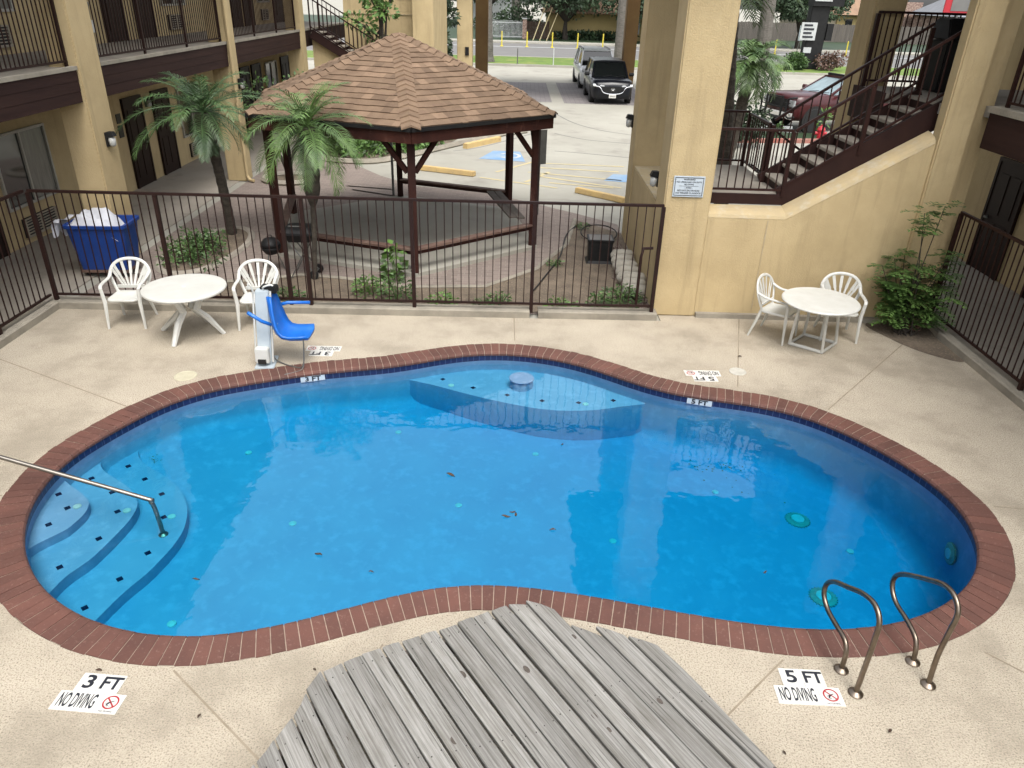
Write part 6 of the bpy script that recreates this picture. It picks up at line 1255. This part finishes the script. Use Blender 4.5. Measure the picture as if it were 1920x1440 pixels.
def oak(lab, bx_, by, H0, R_, zc_, n_cl, seed, m='leaffar', tr=0.35):
    rng = random.Random(seed); cl = []; fk = [[(bx_, by, 0.0), (bx_ - 0.1, by, H0 * 0.5), (bx_, by, H0)]]
    for k in range(n_cl):
        a, q = rng.random() * 2 * pi, rng.random() ** 0.5; c = (bx_ + cos(a) * R_ * q, by + sin(a) * R_ * q * 0.8, zc_ + rng.uniform(-0.32, 0.5) * R_ * (1.1 - 0.5 * q)); cl.append((c, (R_ * 0.30, R_ * 0.30, R_ * 0.2)))
        if k % 5 == 0: fk.append([(bx_, by, H0 * 0.85), ((bx_ + c[0]) / 2, (by + c[1]) / 2, (H0 + c[2]) / 2), c])
    return tree('street_tree', lab, (bx_, by, 0), fk, cl, m, 'bark', seed, 120, 0.34, 0.10, (tr, tr * 0.3))
oak('large spreading dark tree in front of the ochre house', 14.0, 84.0, 2.4, 6.2, 4.5, 75, 71, tr=0.5)
oak('broad green tree over the house roof behind the stakes', 4.5, 85.6, 2.4, 5.2, 4.6, 70, 72)
oak('hazy tree mass behind the white gate', -5.0, 108.0, 3.0, 8.0, 6.0, 50, 73)
oak('dark rounded street tree left of the black sign tower', 27.6, 82.0, 2.0, 3.9, 4.3, 70, 74, tr=0.32)
oak('green tree behind the far right houses', 47, 128.0, 4.0, 12.0, 8.5, 60, 75)
oak('tree behind the grey fence at far right', 33.0, 112.0, 3.0, 9.0, 7.5, 50, 76)
oak('dark tree filling the gap right of the canopy column', 19.0, 98.0, 3.0, 7.5, 6.0, 55, 78)
hw_ = thing('ochre_house', 'low ochre house with a barred window across the road', 'house', (9, 88, 0)); MB().span((2.6, 87.0, 0), (16.5, 94, 2.55)).build('wall', M['housewall'], hw_)
r_ = MB(); r_.loft([[Vector((x, y, z)) for x, y in ((2.0, 86.4), (17, 86.4), (17, 95), (2.0, 95))] for z in (2.55, 2.68)]); r_.loft([[Vector((2.0, 86.4, 2.69)), Vector((17, 86.4, 2.69)), Vector((17, 95, 2.69)), Vector((2.0, 95, 2.69))], [Vector((4, 90.5, 4.4)), Vector((15, 90.5, 4.4)), Vector((15, 90.9, 4.4)), Vector((4, 90.9, 4.4))]]); r_.build('roof', M['houseroof'], hw_)
f_ = MB(); 
for a, b in (((10.2, 0.75), (10.3, 2.4)), ((12.2, 0.75), (12.3, 2.4)), ((11.2, 0.75), (11.3, 2.4)), ((10.3, 2.3), (12.2, 2.4)), ((10.3, 0.75), (12.2, 0.85)), ((10.3, 1.55), (12.2, 1.63))): f_.span((a[0], 86.9, a[1]), (b[0], 86.99, b[1]))
wo_ = f_.build('window', M['hcwhite'], hw_); MB().span((10.25, 86.95, 0.8), (12.25, 86.985, 2.35)).build('pane', M['glass'], wo_)
bush('foundation_hedge', 'low dark hedge along the foot of the ochre house', (7.5, 86.0, 0.5), (4.8, 0.7, 0.5), 1200, 0.35, 0.10, 'leafd', 51, 'hedge')
def board_fence(nm, lab, x0, x1, y, h, m, bw=0.16):
    t = thing(nm, lab, 'fence', ((x0 + x1) / 2, y, 0)); b = MB(); x = x0; rng = random.Random(int(x0 * 10))
    while x < x1: b.span((x, y + rng.uniform(0, 0.02), 0.05), (x + bw * 0.93, y + 0.04, h + rng.uniform(-0.06, 0.05))); x += bw
    b.build('boards', M[m], t); MB().span((x0, y + 0.045, h * 0.75), (x1, y + 0.10, h * 0.75 + 0.09)).build('fence_rail', M[m], t)
board_fence('board_fence', 'brown board fence between the white gate and the ochre house', 0.35, 2.75, 85.5, 1.75, 'fencebrown')
board_fence('board_fence', 'long weathered grey board fence behind the sign tower', 24.0, 50.0, 98.0, 2.0, 'fencewood', 0.2)
t = thing('iron_gate', 'white picket gate between brick piers across the road', 'gate', (-1.4, 84.5, 0)); g_ = MB()
for k in range(26): g_.span((-3.2 + k * 0.125, 84.5, 0.15), (-3.165 + k * 0.125, 84.53, 1.72 + 0.1 * sin(k / 25 * pi)))
g_.bar((-3.2, 84.52, 0.3), (-0.05, 84.52, 0.3), 0.05, 0.05); g_.bar((-3.2, 84.52, 1.6), (-0.05, 84.52, 1.6), 0.05, 0.06); g_.build('pickets', M['hcwhite'], t)
for x, lab in ((-3.65, 'brick pier left of the white gate'), (-0.02, 'taller brick pier right of the white gate')):
    t = thing('gate_pier', lab, 'pier', (x + 0.2, 84.5, 0), 'brick gate piers'); MB().span((x, 84.3, 0), (x + 0.42, 84.72, 1.95)).build('shaft', M['farbrick'], t); MB().span((x - 0.05, 84.25, 1.952), (x + 0.47, 84.77, 2.06)).build('cap', M['hcwhite'], t)
bush('gate_shrubs', 'dull green shrubs growing behind the white gate', (-1.8, 88.0, 1.4), (3.5, 1.5, 1.5), 1400, 0.4, 0.11, 'leaffar', 55, 'shrubs', 'stuff')
for k in range(3):
    m = MB(); m.cyl((1.05 + k * 0.68, 82.2, 0.1), (2.35 + k * 0.55, 83.2, 3.6 - k * 0.5), 0.045, 8); tag(m.build('tree_stake', M['yline']), 'pale leaning wooden stake bracing a tree across the road', 'stake', 'leaning tree stakes')
wh = thing('pale_house', 'pale two storey house with white trim behind the gate', 'house', (-3.5, 112, 0)); MB().span((-7.5, 112, 0), (-1.6, 118, 4.3)).build('wall', M['hcwhite'], wh); r_ = MB(); r_.loft([[Vector((-8, 111.5, 4.3)), Vector((-1.2, 111.5, 4.3)), Vector((-1.2, 118.5, 4.3)), Vector((-8, 118.5, 4.3))], [Vector((-6.6, 114.8, 6.6)), Vector((-5.6, 114.8, 6.6)), Vector((-5.6, 115.2, 6.6)), Vector((-6.6, 115.2, 6.6))]]); r_.build('roof', M['houseroofg'], wh)
bh = thing('brown_roof_house', 'cream house with a tan roof behind the grey board fence', 'house', (42, 112, 0)); MB().span((36.5, 110, 0), (41.5, 118, 2.9)).build('wall', M['cream'], bh); MB().span((41.5, 109.7, 0), (45.6, 118, 2.9)).build('wall', M['housewall'], bh); MB().span((45.6, 109.2, 0), (52.0, 118, 4.6)).build('brick_gable', M['farbrick'], bh)
r_ = MB(); r_.loft([[Vector((36, 109.0, 2.9)), Vector((50, 109.0, 2.9)), Vector((50, 119, 2.9)), Vector((36, 119, 2.9))], [Vector((38, 113.8, 5.9)), Vector((50, 113.8, 5.9)), Vector((50, 114.2, 5.9)), Vector((38, 114.2, 5.9))]]); r_.build('roof', M['houseroof'], bh)
for x in (42.6, 44.2): MB().span((x, 109.62, 1.4), (x + 0.9, 109.69, 2.4)).build('window', M['glass'], bh)
gh = thing('grey_roof_house', 'brick house with a wide grey roof behind the black cabinet', 'house', (58, 104, 0)); MB().span((50.5, 96, 0), (68, 108, 3.2)).build('wall', M['farbrick'], gh); r_ = MB(); r_.loft([[Vector((50, 95.2, 3.2)), Vector((69, 95.2, 3.2)), Vector((69, 109, 3.2)), Vector((50, 109, 3.2))], [Vector((55, 102, 6.8)), Vector((64, 102, 6.8)), Vector((64, 102.4, 6.8)), Vector((55, 102.4, 6.8))]]); r_.build('roof', M['houseroofg'], gh)
q = AY(1800, 12, 70); t = thing('street_banner', 'red street sign panel far behind the stair head', 'sign', (q.x, 70, 0)); MB().box((q.x, 70.05, q.z / 2), (0.12, 0.1, q.z)).build('pole', M['galv'], t); MB().box((q.x, 70, q.z + 0.4), (2.6, 0.12, 1.9)).build('panel', M['bred'], t); MB().box((q.x, 69.92, q.z + 0.1), (1.5, 0.03, 0.9)).build('inset_panel', M['asphalt'], t)
# black sign tower
bq = AY(1528, 120, 57.0); uq = AY(1543, 20, 57.0); sx = bq.x - 0.45
t = thing('sign_tower', 'tall black sign tower on the verge with white reader board', 'sign tower', (sx, 57, 0.1)); MB().span((sx - 0.62, 56.6, 0.1), (sx + 0.62, 57.4, 4.05)).build('pillar', M['black'], t, bevel=0.04)
MB().span((sx - 0.62, 56.4, 4.055), (sx + 1.4, 57.6, 8.0)).build('cabinet', M['black'], t); rp = MB(); 
MB().span((sx - 0.60, 56.33, 4.35), (sx + 0.55, 56.39, 8.0)).build('sign_face', M['hcwhite'], t)
for k in range(5):
    fn = MB(); x_ = sx - 0.55 + k * 0.23; fn.add([(x_, 56.31, 4.45), (x_ + 0.14, 56.31, 4.45), (x_ + 0.10 + k * 0.09, 56.31, 5.3 - abs(k - 2.5) * 0.12), (x_ - 0.02 + k * 0.08, 56.31, 5.3 - abs(k - 2.5) * 0.12)], [(0, 1, 2, 3)]); fn.build('sun_ray_panel', M['orange'], t)
MB().span((sx - 0.58, 56.30, 5.4), (sx + 0.4, 56.325, 8.0)).build('blue_panel', M['signblue'], t)
rd = MB(); rd.span((sx - 1.15, 56.45, 1.95), (sx - 0.1, 56.56, 3.05)); ro_ = rd.build('reader_board', M['hcwhite'], t); 
l_ = MB()
for k in range(4): l_.span((sx - 0.98, 56.43, 2.10 + k * 0.24), (sx - 0.28 - 0.12 * (k % 2), 56.445, 2.22 + k * 0.24))
l_.build('reader_text', M['ink'], ro_); MB().span((sx + 0.635, 56.5, 1.95), (sx + 1.05, 57.2, 3.0)).build('side_box', M['black'], t); MB().span((sx - 0.72, 56.5, 1.15), (sx - 0.2, 56.58, 1.5)).build('small_notice', M['hcwhite'], t)
q = AY(1507, 62, 60.2); t = thing('street_sign', 'pale green street sign on a thin pole beside the sign tower', 'sign', (q.x, 60.2, 0)); MB().cyl((q.x - 0.35, 60.2, 0.1), (q.x - 0.15, 60.2, q.z), 0.035, 8).build('pole', M['galv'], t); MB().box((q.x, 60.15, q.z), (0.7, 0.04, 1.0)).build('panel', M['bluesign'], t)
bush('verge_bush', 'green rounded bush left of the sign tower foot', (sx - 1.15, 56.0, 0.62), (1.0, 0.8, 0.62), 1300, 0.2, 0.06, 'leaf', 61)
bush('verge_bush', 'brownish rounded bush right of the sign tower foot', (sx + 1.15, 56.2, 0.62), (1.05, 0.8, 0.66), 1000, 0.2, 0.06, 'bench', 62)
